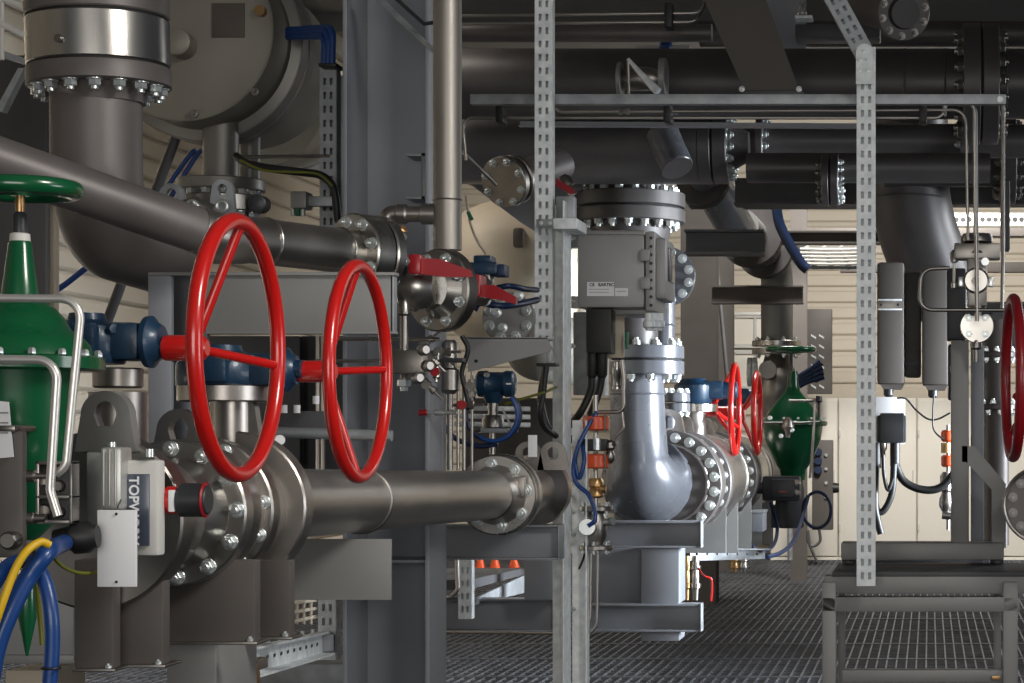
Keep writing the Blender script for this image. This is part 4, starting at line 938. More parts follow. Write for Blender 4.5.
# slanting pipe across the upper left
t = thing('slanting_pipe', 'grey steel pipe slanting across the upper left down to a bolted flange', 'pipe', P(200, 240, 4.9))
a, b, c, e = P(-30, 151, 4.5), P(165, 219, 4.75), P(215, 236, 4.85), P(352, 252, 5.25)
part('pipe', MB().tube([a, b, c], S(24, 4.6), 44), 'pipe', t)
part('pipe_end', MB().tube([b + (c - b) * .6, c, e], S(24, 4.8), 44, bend=.3, n=8), 'satin', t)
w = (e - c).normalized()
for s in (.35, .9): part('weld_seam', MB().torus(c.lerp(e, s), w, S(24.3, 4.85), .003, 40, 8), 'steel', t)
f = flange(t, e, V((.55, .84, 0)), S(39, 5.25), .06, 8, S(5, 5.25), 'steel', faces=(-1,), br=S(31, 5.25), phase=.3)
flange(t, e + V((.55, .84, 0)) * .065, V((.55, .84, 0)), S(39, 5.25), .03, 8, S(4.5, 5.25), 'steel', faces=(1,), br=S(32, 5.25), phase=.3)
# ball valve with red levers
d = 5.5
t = thing('lever_valve', 'steel ball valve with a dark red lever beside the upright pipe', 'valve', P(430, 335, d))
part('body', MB().lathe(P(394, 287, d), X, [(0, S(12, d)), (S(8, d), S(22, d)), (S(22, d), S(25, d)), (S(34, d), S(22, d)), (S(42, d), S(17, d))], 36), 'steel', t)
flange(t, P(437, 290, d + .05), V((.5, .86, 0)), S(42, d), .04, 8, S(4.5, d), 'dullsteel', faces=(-1,), br=S(34, d))
part('hub_ring', MB().lathe(P(432, 289, d + .02), V((.5, .86, 0)), [(0, S(20, d)), (.03, S(30, d))], 40), 'steel', t)
for x in (396, 401): part('stem', MB().disc(P(x, 264, d - .05), X, S(9, d), S(3, d), 18), 'blackbox', t)
part('lever_head', MB().bpx(408, 254, 420, 274, d - .12, d - .06, .006), 'darkred', t, 'dark red lever head')
part('lever', MB().prism([P(420, 258, d - .1), P(440, 259, d - .1), P(470, 270, d - .1), P(472, 277, d - .1), P(445, 277, d - .1), P(420, 274, d - .1)], (0, .02, 0)), 'darkred', t, 'dark red lever')
t = thing('lever_valve', 'smaller ball valve with a dark red lever pointing right to the slotted middle post', 'valve', P(480, 310, 6.2))
part('body', MB().lathe(P(462, 290, 6.2), X, [(0, .02), (.02, .045), (.07, .045), (.09, .02)], 24), 'dullsteel', t)
part('lever_head', MB().bpx(469, 274, 480, 297, 6.05, 6.15, .006), 'darkred', t)
part('lever', MB().prism([P(478, 285, 6.1), P(494, 285, 6.1), P(516, 297, 6.1), P(516, 304, 6.1), P(500, 300, 6.1), P(478, 296, 6.1)], (0, .02, 0)), 'darkred', t)
d = 6.9
t = thing('blue_actuator', 'dark blue actuator housing on a small valve right of the red levers', 'actuator', P(483, 300, d))
part('housing', MB().bpx(463, 262, 497, 274, d, d + .12, .008), 'blue', t); part('cover', MB().bpx(473, 255, 491, 263, d + .01, d + .1, .008), 'blue', t); part('side_housing', MB().bpx(491, 264, 505, 276, d + .02, d + .1, .006), 'navy', t)
part('stem', MB().cyl(P(486, 275, d + .05), P(486, 300, d + .05), S(8, d), seg=20), 'dullsteel', t)
for x, y in ((486, 301), (497, 313), (503, 328), (519, 296)): part('nut', MB().lathe(P(x, y, d - .02), -Y, [(0, S(5, d)), (.01, S(5, d)), (.012, S(3, d)), (.03, S(3, d))], 14), 'zinc', t)
single('blue_cable', 'upper dark blue cable from the red lever valve to the slotted middle post', 'cable', MB().curve([P(497, 288, 7), P(510, 286, 7), P(525, 289, 7.1), P(537, 290, 7.3)], S(3, 7), 10), 'navy')
single('blue_cable', 'dark blue cable sagging below the red lever towards the slotted middle post', 'cable', MB().curve([P(474, 310, 7), P(480, 303, 7), P(500, 306, 7), P(520, 304, 7.1), P(537, 300, 7.3)], S(3.4, 7), 10), 'navy')
t = thing('valve_flange', 'dark round flange behind the blue actuator above the sheet bracket', 'flange', P(505, 335, 7.5))
flange(t, P(508, 318, 7.5), Y, S(26, 7.5), .04, 8, S(4.5, 7.5), 'plate', faces=(-1,), br=S(20, 7.5))
# small manifold right of the smaller red wheel
d = 5.4
t = thing('needle_manifold', 'small brassy needle valve manifold right of the smaller red handwheel', 'manifold', P(402, 390, d))
part('tube', MB().lathe(P(404, 300, d), -Z, [(0, S(4, d)), (S(4, d), S(6, d)), (S(14, d), S(6, d)), (S(16, d), S(4, d)), (S(52, d), S(4, d)), (S(54, d), S(7, d)), (S(70, d), S(7, d)), (S(74, d), S(4, d)), (S(86, d), S(4, d))], 20), 'dullsteel', t)
part('block', MB().box(P(410, 362, d), (S(32, d), .05, S(24, d)), None, .006), 'dullsteel', t)
for x, y in ((420, 350), (424, 366), (414, 378)): part('knob', MB().lathe(P(x, y, d - .02), V((.7, -.7, 0)), [(0, S(4, d)), (.01, S(6, d)), (.025, S(6, d)), (.03, S(4, d))], 14), 'dullsteel', t)
part('drain_nut', MB().lathe(P(404, 380, d), -Z, [(0, S(7, d)), (S(6, d), S(7, d)), (S(7, d), S(4, d)), (S(11, d), S(4, d))], 6), 'zinc', t)
single('thin_tube', 'thin level tube behind the smaller red handwheel', 'tube', MB().tube([P(336, 339, 5.6), P(440, 339, 5.6)], .005, 8), 'satin')
single('thin_tube', 'thin level tube below another behind the smaller red handwheel', 'tube', MB().tube([P(315, 361, 5.6), P(420, 361, 5.6)], .005, 8), 'satin')
for k, x in enumerate((318, 323)): single('thin_tube', ('left', 'right')[k] + ' one of two upright thin tubes between the red handwheels', 'tube', MB().tube([P(x, 336, 5.7), P(x, 470, 5.7)], .006, 8), 'satin', 'upright thin tubes between the wheels')
d = 5.2
t = thing('lower_bar', 'slim round bar with white capped bolts below the blue gearbox', 'bar', P(320, 440, d))
part('bar', MB().cyl(P(268, 432, d), P(392, 436, d), S(5.5, d), seg=20), 'galvdull', t)
for x, y in ((276, 409), (284, 409), (297, 409), (316, 400)): part('capped_bolt', MB().cyl(P(x, y + 4, d - .05), P(x, y - 4, d - .05), S(3.4, d), seg=10), 'white', t)
part('rail', MB().bpx(262, 411, 330, 432, d + .0, d + .03, .003), 'darkframe', t)
part('plug', MB().cyl(P(278, 440, d - .06), P(280, 440, d - .09), S(5, d), seg=16), 'white', t)

for x0, x1, y0, y1, dd, lb in ((207, 300, 336, 470, 6.9, 'dark sheet added to darken the gap behind the gearbox of the smaller red handwheel'), (300, 348, 336, 520, 7.0, 'dark sheet added to darken the gap between the smaller red handwheel and the wide column')):
    bar('dark_backdrop', lb, 'panel', x0, y0, x1, y1, dd, dd + .05, 'darkframe')  # stand-in sheets, added to darken gaps where cream wall would show
# cluster of small fittings by the sample cylinder
rnd = random.Random(3)
spots = ((388, 318, 'beside the red handwheel rim'), (426, 344, 'right of the needle manifold, upper'), (431, 358, 'right of the needle manifold, lower'), (437, 372, 'left of the sample cylinder'), (441, 352, 'at the top of the sample cylinder'), (428, 385, 'below the needle manifold knobs'), (464, 405, 'below the black hose'), (472, 386, 'left of the blue transmitter'))
for k, (x, y, lb) in enumerate(spots):
    d = 5.9 + .1 * k; t = thing('compression_fitting', 'small steel compression fitting ' + lb, 'fitting', P(x, y + 10, d), 'small fittings round the sample cylinder')
    w = V((rnd.choice((0, 1, 1)), rnd.uniform(-.4, .4), rnd.choice((0, 1, -1)) + .01))
    part('nut', MB().lathe(P(x, y, d), w, [(-S(11, d), S(1.6, d)), (-S(7, d), S(1.6, d)), (-S(6.5, d), S(4, d)), (S(1, d), S(4.4, d)), (S(1.5, d), S(2.6, d)), (S(5, d), S(2.6, d)), (S(5.5, d), S(4, d)), (S(10, d), S(4, d)), (S(10.5, d), S(1.5, d)), (S(20, d), S(1.5, d))], 8), 'dullsteel', t)
    part('knob', MB().lathe(P(x, y, d), -Y, [(0, S(3, d)), (S(6, d), S(2, d)), (S(7, d), S(4.5, d)), (S(11, d), S(4.5, d))], 12), 'dullsteel' if k % 3 else 'darkred', t)
# ------------------------------------------------------------------ bolted spool and elbow, upper left
d = 5.3
t = thing('bolted_spool', 'big bolted wafer flange stack on a thick bent pipe at the top left', 'pipe spool', P(97, 300, d))
o = P(96, -30, d)
def h(y): return S(y + 30, d)
tilt = V((.03, 0, -1)).normalized()
part('upper_flange', MB().lathe(o, tilt, [(0, S(68.5, d)), (h(17), S(68.5, d)), (h(18.5), S(67, d))], 64), 'pipe', t)
part('gasket', MB().lathe(o, tilt, [(h(18.5), S(65, d)), (h(21), S(65, d))], 48), 'gasket', t)
part('wafer', MB().lathe(o, tilt, [(h(21), S(67, d)), (h(22), S(68, d)), (h(66), S(68, d)), (h(67), S(67, d))], 72), 'steel', t)
part('gasket', MB().lathe(o, tilt, [(h(67), S(66, d)), (h(69.5), S(66, d))], 48), 'gasket', t)
lf = part('lower_flange', MB().lathe(o, tilt, [(h(69.5), S(68, d)), (h(71), S(68.5, d)), (h(87), S(68.5, d)), (h(88), S(67, d))], 64), 'pipe', t)
bolts(lf, o + tilt * h(88), tilt, S(58, d), 16, S(6.4, d), 'zinc', .25)
part('nameplate', MB().box(P(43, 30, d - .13), (S(10, d), .006, S(7, d)), Matrix.Rotation(-.75, 3, 'Z')), 'gtape', t)
part('plug', MB().lathe(P(66, 40, d - .15), V((-.35, -.93, 0)), [(0, S(8, d)), (.012, S(7, d)), (.016, S(4, d)), (.03, S(4, d))], 16), 'darkbolt', t)
part('weld_neck', MB().lathe(o, tilt, [(h(88), S(50, d)), (h(98), S(45, d)), (h(104), S(43, d))], 52), 'pipe', t)
part('elbow', MB().tube([P(96, 95, d), P(97, 232, d), P(172, 258, d + .62)], S(43.5, d), 56, bend=.40, n=22), 'pipe', t)
# ------------------------------------------------------------------ vessel
d = 7.0
t = thing('vessel', 'beige horizontal vessel with flat round end at the top left', 'vessel', P(212, 150, d + .25))
c = P(182, 30, d)
part('end_cover', MB().lathe(c, Y, [(0, S(88, d)), (.006, S(91, d)), (.22, S(91, d))], 72), 'tank', t)
fr = part('ring_flange', MB().lathe(c + Y * .2, Y, [(0, .335), (.004, .342), (.07, .342), (.074, .335)], 72), 'tankdark', t)
fr2 = part('ring_flange', MB().lathe(c + Y * .285, Y, [(0, .335), (.004, .342), (.06, .342), (.064, .335)], 72), 'tankdark', t)
part('shell', MB().lathe(c + Y * .3, Y, [(0, .30), (.42, .30)], 64), 'tank', t)
part('nameplate', MB().bpx(212, 3, 244, 37, d - .008, d + .002, .001), 'plateb', t)
part('nozzle', MB().lathe(P(184, 47, d), V((.1, -1, 0)), [(0, S(13, d)), (.1, S(13, d)), (.104, S(11, d))], 32), 'tank', t)
for x, y in ((256, 92), (195, 114)): part('cover_bolt', MB().lathe(P(x, y, d), -Y, [(0, .014), (.012, .014), (.014, .008), (.03, .008)], 6), 'tankdark', t)
part('cover_bolt', MB().lathe(P(262, 12, d), -Y, [(0, .018), (.03, .018)], 14), 'brass', t)
part('neck', MB().cyl(P(221, 120, d + .2), P(221, 186, d + .2), S(18, d), seg=36), 'tankdark', t)
part('side_neck', MB().cyl(P(250, 125, d + .5), P(250, 190, d + .5), S(11, d), seg=30), 'tankdark', t)
flange(t, P(221, 180, d + .2), -Z, S(44, d), .04, 12, S(4.2, d), 'tankdark', faces=(1,), phase=.2)
t = thing('round_duct', 'brown grey round duct behind and right of the beige vessel', 'duct', P(300, 150, 9))
part('duct', MB().cyl(P(255, 100, 8.5), P(350, 125, 11.8), .27, seg=44), 'tank', t)
part('band', MB().torus(P(285, 108, 9.4), (P(350, 125, 11.8) - P(255, 100, 8.5)), .272, .012, 48, 8), 'tankdark', t)
# flanged valve top under the vessel
d = 6.2
t = thing('nozzle_valve', 'steel flanged valve with lifting eyes under the vessel, behind the slanting pipe', 'valve', P(222, 235, d))
flange(t, P(222, 196, d), -Z, S(38, d), .05, 10, S(4.6, d), 'dullsteel', faces=(1,), phase=.1)
part('body', MB().cyl(P(222, 205, d), P(222, 262, d), S(27, d), seg=36), 'dullsteel', t)
lug(t, P(222, 214, d - .14), Y, S(34, d), S(21, d), .02, 'galvdull'); lug(t, P(171, 216, d - .14), Y, S(32, d), S(24, d), .02, 'galvdull')
part('side_nozzle', MB().lathe(P(262, 205, d - .02), -Y, [(0, S(9, d)), (.05, S(9, d)), (.054, S(7, d))], 24), 'blackbox', t)
part('handle_bar', MB().tube([P(180, 206, d - .16), P(196, 202, d - .18), P(214, 210, d - .18)], .016, 12), 'steel', t)
for x in (192, 222): part('ring_nut', MB().torus(P(x, 206, d - .2), Y, S(5, d), .006, 20, 8), 'zinc', t)
# blue cables and black hoses at the upper left
d = 6.85
for k, (y0, lb) in enumerate(((30, 'top strand of the bright blue cable bend over the left slotted post'), (33, 'middle strand of the blue cable bend over the left slotted post'), (37, 'lowest strand of the blue cable bend over the left slotted post'))):
    single('blue_cable', lb, 'cable', MB().tube([P(288, y0, d + .2), P(333 - k * 4, y0 - 3 + k, d), P(332 - k * 4, 64, d)], S(3.4, d), 12, bend=.04, n=8), 'cable', 'blue cables on the left slotted post')
single('blue_cable', 'bright blue cable slanting down behind the thick bent pipe at the left wall', 'cable', MB().curve([P(30, 305, 9), P(60, 288, 9), P(86, 268, 9), P(110, 250, 9)], S(3, 9), 10), 'cable')
for k in range(2): single('blue_cable', 'bright blue cable slanting beside the vessel neck, %s one of the pair' % ('left', 'right')[k], 'cable', MB().curve([P(160 + k * 9, 200, 8), P(172 + k * 9, 180, 8), P(190 + k * 7, 155, 8), P(196 + k * 6, 150, 8)], S(2.4, 8), 10), 'cable')
single('brace_rod', 'dark slanting brace rod left of the vessel neck against the cream cladding', 'rod', MB().cyl(P(107, 322, 8.6), P(178, 132, 8.6), S(5, 8.6), seg=16), 'darkframe')
single('black_hose', 'black hose drooping from the vessel neck to the left slotted post', 'hose', MB().curve([P(236, 156, 6.8), P(248, 164, 6.75), P(275, 169, 6.7), P(300, 172, 6.7), P(322, 176, 6.7), P(334, 190, 6.7), P(338, 222, 6.7)], S(4, 6.8), 12), 'black')
single('earth_wire', 'thin yellow green wire along the black hose beside the vessel neck', 'wire', MB().curve([P(240, 160, 6.7), P(262, 170, 6.68), P(290, 172, 6.66), P(318, 174, 6.66), P(333, 186, 6.66)], .004, 8), 'yg')
single('thin_tube', 'thin level tube from the vessel neck to the left slotted post', 'tube', MB().tube([P(240, 157, 6.9), P(330, 156, 6.9)], .006, 8), 'dullsteel')
# stair and steelwork at the far left
t = thing('guard_rail', 'pale handrail with two rails at the top left corner', 'rail', P(10, 60, 7))
part('rail', MB().tube([P(-15, -8, 7), P(27, 8, 7)], .012, 12), 'casing', t); part('rail', MB().tube([P(-15, 15, 7), P(25, 36, 7)], .012, 12), 'casing', t)
part('baluster', MB().tube([P(2, -10, 7), P(2, 60, 7)], .008, 10), 'casing', t)
part('stringer', MB().prism([P(-15, 44, 7), P(24, 58, 7), P(24, 64, 7), P(-15, 52, 7)], (0, .05, 0)), 'galvdull', t)
part('brace', MB().prism([P(-5, 110, 7), P(18, 68, 7), P(24, 68, 7), P(2, 112, 7)], (0, .04, 0)), 'galvdull', t)
bar('steel_column', 'dark column behind the green handwheel at the left edge', 'column', -10, 55, 46, 420, 7.6, 7.64, 'darkframe')
bar('column_strip', 'cream edge strip beside the dark column at the left', 'strip', 46, 90, 54, 420, 7.7, 7.75, 'cream')
# ------------------------------------------------------------------ cream vessel and transmitter in the middle
d = 11.4
t = thing('vessel', 'cream domed vessel end between upright pipe and slotted middle post', 'vessel', P(515, 345, d))
part('shell', MB().lathe(P(506, 276, d), V((.12, -1, 0)), [(-1.2, S(76, d)), (0, S(76, d)), (.10, S(67, d)), (.19, S(60, d)), (.25, S(42, d)), (.28, S(18, d)), (.285, .01)], 56), 'cream', t)
part('slot_window', MB().box(P(519, 238, d - .24), (S(11, d), .06, S(20, d)), None, .02), 'plateb', t)
part('side_box', MB().bpx(533, 253, 541, 275, d - .4, d - .3, .01), 'yellow' if 0 else 'cream', t)
single('green_wire', 'short green plug on the cream vessel beside the upright pipe', 'plug', MB().cyl(P(468, 212, 9), P(472, 220, 9), S(2, 9), seg=10), 'gtape')
single('instrument_wire', 'thin cream wire draped over the cream vessel', 'wire', MB().curve([P(466, 196, 9.2), P(470, 222, 9.2), P(477, 240, 9.2), P(486, 254, 9.2)], .006, 8), 'cream')
single('rounded_vessel', 'brown grey round vessel behind the sheet bracket left of the channel post', 'vessel', MB().lathe(P(540, 345, 10), -Y, [(-.8, S(36, 10)), (0, S(36, 10)), (.08, S(30, 10)), (.12, S(12, 10)), (.125, .01)], 40), 'tank')
d = 7.3
t = thing('sheet_bracket', 'pale grey sheet bracket with slanted lower edge over the blue transmitter', 'bracket', P(505, 372, d))
part('sheet', MB().ppx([(467, 338), (547, 338), (552, 348), (548, 352), (468, 372)], d, d + .012), 'box', t)
part('top_lip', MB().bpx(467, 337, 548, 339.5, d, d + .12, .002), 'box', t)
part('screw', MB().disc(P(476, 361, d - .003), Y, .006, .004, 10, .001), 'ink', t)
t = thing('hook_bracket', 'dark flat hook under the right end of the sheet bracket', 'bracket', P(545, 366, d))
part('bar', MB().bpx(536, 363, 556, 366, d - .02, d + .05, .002), 'black', t); part('post', MB().bpx(546, 352, 551, 363, d, d + .02, .002), 'galvdull', t)
d = 7.4
t = thing('pressure_transmitter', 'dark blue pressure transmitter with steel neck above the long pipe', 'transmitter', P(492, 458, d))
part('housing', MB().lathe(P(477, 384, d), X, [(0, S(10, d)), (S(2, d), S(13, d)), (S(10, d), S(13.5, d)), (S(12, d), S(12, d)), (S(27, d), S(12, d)), (S(29, d), S(13.5, d)), (S(36, d), S(13, d)), (S(38, d), S(10, d))], 30), 'blue', t)
part('label', MB().bpx(506, 383, 511, 384.5, d - S(13.8, d), d - S(12, d), 0), 'white', t)
part('end_screw', MB().disc(P(487, 375, d - S(13, d)), -Y, S(3, d), .006, 14), 'zinc', t)
part('lower_boss', MB().cyl(P(493, 392, d), P(493, 403, d), S(12, d), S(7, d), 24), 'blue', t)
part('neck', MB().cyl(P(493, 402, d), P(493, 416, d), S(5, d), seg=20), 'dullsteel', t)
part('sensor_body', MB().lathe(P(493, 415, d), -Z, [(0, S(8, d)), (S(4, d), S(11, d)), (S(12, d), S(11, d)), (S(14, d), S(14, d)), (S(18, d), S(14, d))], 28), 'dullsteel', t)
part('flange', MB().bpx(480, 428, 507, 433, d - .05, d + .05, .004), 'galvdull', t)
part('process_pipe', MB().cyl(P(492.5, 432, d), P(492.5, 462, d), S(3, d), seg=16), 'satin', t)
for x in (476, 514): part('side_bolt', MB().cyl(P(x - 4, 430, d - .03), P(x + 4, 430, d - .03), S(2.4, d), seg=10), 'dullsteel', t)
part('vent_pin', MB().tube([P(502, 408, d - .03), P(512, 428, d - .04)], .004, 8), 'zinc', t)
d = 7.25
cx, cy, r = 493, 415, 26
for k, (rx, m, lb) in enumerate(((27, 'navy', 'outer ring of the dark blue cable coil round the blue transmitter'), (24.5, 'cable', 'bright inner ring of the blue cable coil round the blue transmitter'))):
    single('cable_coil', lb, 'cable', MB().curve([P(cx + rx * math.cos(a), cy + r * math.sin(a), d - .02 * k) for a in [-.75 + j * (2 * PI - 1.6) / 16 * (1 if k == 0 else .62) for j in range(17)]], S(2.3, d), 10), m)
single('blue_cable', 'dark blue cable sweeping from the small red capped tap to the transmitter coil', 'cable', MB().curve([P(440, 418, d), P(447, 430, d), P(458, 440, d), P(478, 446, d), P(498, 444, d)], S(2.6, d), 10), 'navy')
single('earth_wire', 'yellow green wire running right from the transmitter to the channel post', 'wire', MB().curve([P(505, 404, 7.5), P(525, 398, 7.5), P(545, 392, 7.6), P(556, 387, 7.8)], .005, 8), 'yg')
single('black_cable', 'black cable hanging in a loop from the hook bracket behind the channel post', 'cable', MB().curve([P(546, 366, 7.6), P(543, 395, 7.6), P(540, 415, 7.6), P(545, 428, 7.65), P(556, 436, 7.75)], S(3, 7.6), 12), 'black')
single('hanging_tag', 'small white paper tag hanging above the bolted flange of the long pipe', 'tag', MB().bpx(528, 435, 537, 457, 7.1, 7.104, .001), 'white')
# manifold pipes behind the upright pipe
d = 6.7
t = thing('sample_cylinder', 'upright steel sample cylinder with fittings below the lever valve', 'cylinder', P(450, 395, d))
part('cylinder', MB().lathe(P(450, 340, d), -Z, [(0, S(5, d)), (S(4, d), S(8, d)), (S(20, d), S(8, d)), (S(22, d), S(6, d)), (S(28, d), S(6, d)), (S(30, d), S(9, d)), (S(50, d), S(9, d)), (S(54, d), S(5, d))], 24), 'dullsteel', t)
part('outlet', MB().cyl(P(450, 392, d), P(450, 470, d), S(3, d), seg=14), 'dullsteel', t)
part('valve', MB().lathe(P(436, 362, d), X, [(0, S(4, d)), (S(8, d), S(4, d)), (S(9, d), S(6, d)), (S(20, d), S(6, d))], 14), 'dullsteel', t)
part('clamp', MB().bpx(438, 358, 463, 362, d - .05, d + .02, .003), 'blackbox', t)
single('black_hose', 'thin black hose wriggling down right of the sample cylinder', 'hose', MB().curve([P(462, 336, 6.7), P(468, 350, 6.7), P(462, 372, 6.7), P(466, 392, 6.7), P(470, 410, 6.7)], .008, 10), 'black')
t = thing('red_tap', 'small tap with red cap on the tubes left of the transmitter', 'tap', P(440, 418, 6.5))
part('cap', MB().cyl(P(419, 413, 6.5), P(427, 412, 6.5), S(3, 6.5), seg=14), 'darkred', t)
part('stem', MB().lathe(P(427, 412.5, 6.5), X, [(0, .004), (S(7, 6.5), .004), (S(8, 6.5), .01), (S(16, 6.5), .01), (S(17, 6.5), .006), (S(30, 6.5), .006)], 14), 'zinc', t)
single('red_sleeve', 'dark red sleeve on an upright tube left of the transmitter', 'sleeve', MB().cyl(P(429, 426, 6.6), P(429, 437, 6.6), S(2.4, 6.6), seg=12), 'darkred')
for k, (x, lb) in enumerate(((458, 'left'), (464, 'middle'), (472, 'right'))):
    single('upright_tube', lb + ' one of three thin upright tubes left of the transmitter', 'tube', MB().tube([P(x, 372, 7), P(x, 470, 7)], S((1.6, 2, 1.4)[k], 7), 10), 'satin', 'upright tubes beside the transmitter')
for y, lb in ((408, 'upper'), (416, 'middle'), (424, 'lower')):
    single('level_tube', lb + ' level pipe behind the blue transmitter', 'tube', MB().cyl(P(455, y, 7.8), P(530, y + 1, 7.8), S(2.4, 7.8), seg=12), 'galv', 'level pipes behind the transmitter')
bar('dark_backdrop', 'added dark sheet darkening the view behind the transmitter, between the column and the channel post', 'panel', 462, 398, 553, 522, 9.2, 9.3, 'brown')  # stand-in sheet, put here only to darken the background
# low foot with tray right of the wide column
d = 8.8
strut('slotted_stanchion', 'short galvanised slotted foot right of the wide column near the grating', 'post', P(465, 619, d), P(465, 560, d), S(13, d), .05, 'galv', pitch=S(13, d))
single('foot_tube', 'thin bent tube beside the short slotted foot right of the wide column', 'tube', MB().tube([P(457, 560, 8.7), P(458, 590, 8.7), P(450, 598, 8.7), P(440, 597, 8.7)], .009, 10, bend=.03), 'satin')
t = thing('cable_tray', 'galvanised tray with side rail running back at the left of the short slotted foot', 'tray', P(500, 600, 10.5))
part('side_rail', MB().prism([P(468, 601, 9.2), P(526, 574, 12.5), P(526, 592, 12.5), P(468, 606, 9.2)], (.01, 0, 0)), 'galvdull', t)
part('deck', MB().prism([P(468, 580, 9.4), P(526, 568, 12.5), P(526, 574, 12.5), P(468, 590, 9.4)], (-.5, 0, 0)), 'darkframe', t)
for k, x in enumerate((480, 495, 514)): single('orange_cone', 'orange foot of a barrier standing far behind the tray, %s' % ('leftmost', 'middle', 'rightmost')[k], 'barrier', MB().lathe(P(x, 560, 13), -Z, [(0, .02), (.05, .035), (.055, .045), (.065, .045)], 16), 'orange', 'orange barrier feet')
# ------------------------------------------------------------------ far green valve and its blue cables
d = 14.4
def gq(*q): return [(S(a - 370, d), S(r, d)) for a, r in q]
t = thing('green_valve', 'glossy green bonnet valve with green handwheel right of the far red wheels', 'valve', P(794, 560, d))
o = P(793, 370, d)
part('bonnet', MB().lathe(o, -Z, gq((371, 4.5), (374, 5), (384, 5.5), (392, 8), (400, 15), (408, 22), (416, 27), (421, 29)), 48), 'green', t)
part('rim_flange', MB().lathe(o, -Z, gq((421, 33), (422, 34.5), (425, 34.5), (426, 33)), 48), 'green', t)
part('lower_bonnet', MB().lathe(o, -Z, gq((426, 30), (440, 28), (454, 22), (466, 16), (470, 13), (480, 13)), 48), 'green', t)
for k in range(14):
    a = 2 * PI * k / 14; part('rim_bolt', MB().lathe(o - Z * S(419.5 - 370, d) + V((math.cos(a), math.sin(a), 0)) * S(32, d), Z, [(0, S(1.4, d)), (S(2, d), S(1.4, d))], 6), 'zinc', t)
part('spindle', MB().cyl(P(791, 345, d), P(791, 373, d), S(1.8, d), seg=12), 'blackbox', t)
part('handwheel_rim', MB().torus(P(791, 349.5, d), Z, S(23, d), S(2.6, d), 56, 12), 'green', t)
for k in range(3):
    a = 2 * PI * k / 3 + .3; part('spoke', MB().tube([P(791, 349.5, d), P(791, 349.5, d) + V((math.cos(a), math.sin(a), 0)) * S(23, d)], S(1.8, d), 8), 'green', t)
part('wheel_hub', MB().cyl(P(791, 347, d), P(791, 353, d), S(4, d), seg=14), 'green', t)
part('yoke', MB().lathe(P(790, 478, d), -Z, [(0, S(12, d)), (S(10, d), S(14, d)), (S(32, d), S(15, d)), (S(50, d), S(10, d))], 28), 'darkframe', t)
part('base', MB().bpx(771, 505, 803, 528, d, d + .2, .01), 'darkframe', t)
d = 14.0
t = thing('valve_positioner', 'black positioner box with gauges on the far green valve', 'positioner', P(775, 508, d))
part('housing', MB().bpx(762, 476, 800, 501, d, d + .14, .02), 'blackbox', t)
part('cover', MB().bpx(771, 479, 795, 498, d - .03, d, .012), 'blackbox', t)
part('lettering', MB().bpx(779, 491, 787, 492.2, d - .033, d - .03, 0), 'darkred', t)
for k in range(2): part('gauge', MB().lathe(P(797, 483 + k * 10, d), -Y, [(0, S(3.5, d)), (.02, S(3.5, d)), (.024, S(2.5, d))], 14), 'dullsteel', t)
part('round_cap', MB().cyl(P(757, 487, d + .05), P(763, 487, d + .05), S(7, d), seg=18), 'blackbox', t)
t = thing('air_manifold', 'small steel tube cluster on the front of the far green valve', 'manifold', P(790, 440, d))
part('cross', MB().lathe(P(788, 417, d - .3), -Z, [(0, S(2, d)), (S(4, d), S(5, d)), (S(10, d), S(6, d)), (S(14, d), S(3, d)), (S(20, d), S(2, d))], 12), 'dullsteel', t)
part('tube', MB().tube([P(764, 423, d - .3), P(800, 423, d - .3), P(820, 422, d - .28)], S(1, d), 8), 'dullsteel', t)
part('tube', MB().tube([P(789, 401, d - .32), P(815, 401, d - .32), P(813, 440, d - .32), P(810, 478, d - .3)], S(1.4, d), 8, bend=.02), 'satin', t)
part('fitting', MB().lathe(P(819, 396, d - .3), -Z, [(0, S(3, d)), (S(5, d), S(3.4, d)), (S(7, d), S(1.4, d)), (S(22, d), S(1.2, d))], 10), 'blackbox', t)
for x, y in ((781, 436), (770, 418), (792, 430)): part('nut', MB().disc(P(x, y, d - .3), -Y, S(2.4, d), .02, 10), 'zinc', t)
d = 14.8
for k in range(4): single('cable_plug', 'dark blue cable ending in a plug above the far green valve, %s of the four' % ('topmost', 'second', 'third', 'lowest')[k], 'cable', MB().curve([P(797, 378 + k * 3, d), P(808, 371 + k * 3.5, d), P(816, 366 + k * 4.3, d)], .02, 10).curve([P(814, 367 + k * 4.3, d), P(818, 364.5 + k * 4.4, d), P(821 + k, 362 + k * 4.6, d)], .028, 10), 'navy', 'plug cables above the far green valve')
d = 14.2
single('blue_cable', 'dark blue cable loop hanging beside the black positioner of the far green valve', 'cable', MB().curve([P(817 + 14 * math.cos(a), 510 + 18 * math.sin(a), d) for a in [2 * PI * j / 14 - 2.2 for j in range(15)]], S(1.7, d), 10), 'navy')
single('blue_cable', 'dark blue cable sweeping from the loop down to the perforated tray', 'cable', MB().curve([P(808, 497, d), P(803, 515, d - .3), P(794, 540, d - .9), P(782, 552, d - 1.4), P(767, 557, d - 1.9)], S(1.9, d), 10), 'navy')
single('blue_cable', 'dark blue cable hanging from the black positioner towards the tray', 'cable', MB().curve([P(771, 503, d), P(777, 525, d - .2), P(775, 542, d - .6), P(766, 551, d - 1), P(756, 550, d - 1.2), P(748, 540, d - 1.2)], S(1.8, d), 10), 'navy')
single('grey_cable', 'thin dark cable loop dangling below the blue loop by the cabinets', 'cable', MB().curve([P(819, 528, 20), P(820, 541, 20), P(813, 546, 20), P(808, 541, 20), P(808, 531, 20), P(810, 545, 20), P(817, 562, 20)], .014, 8), 'darkframe')
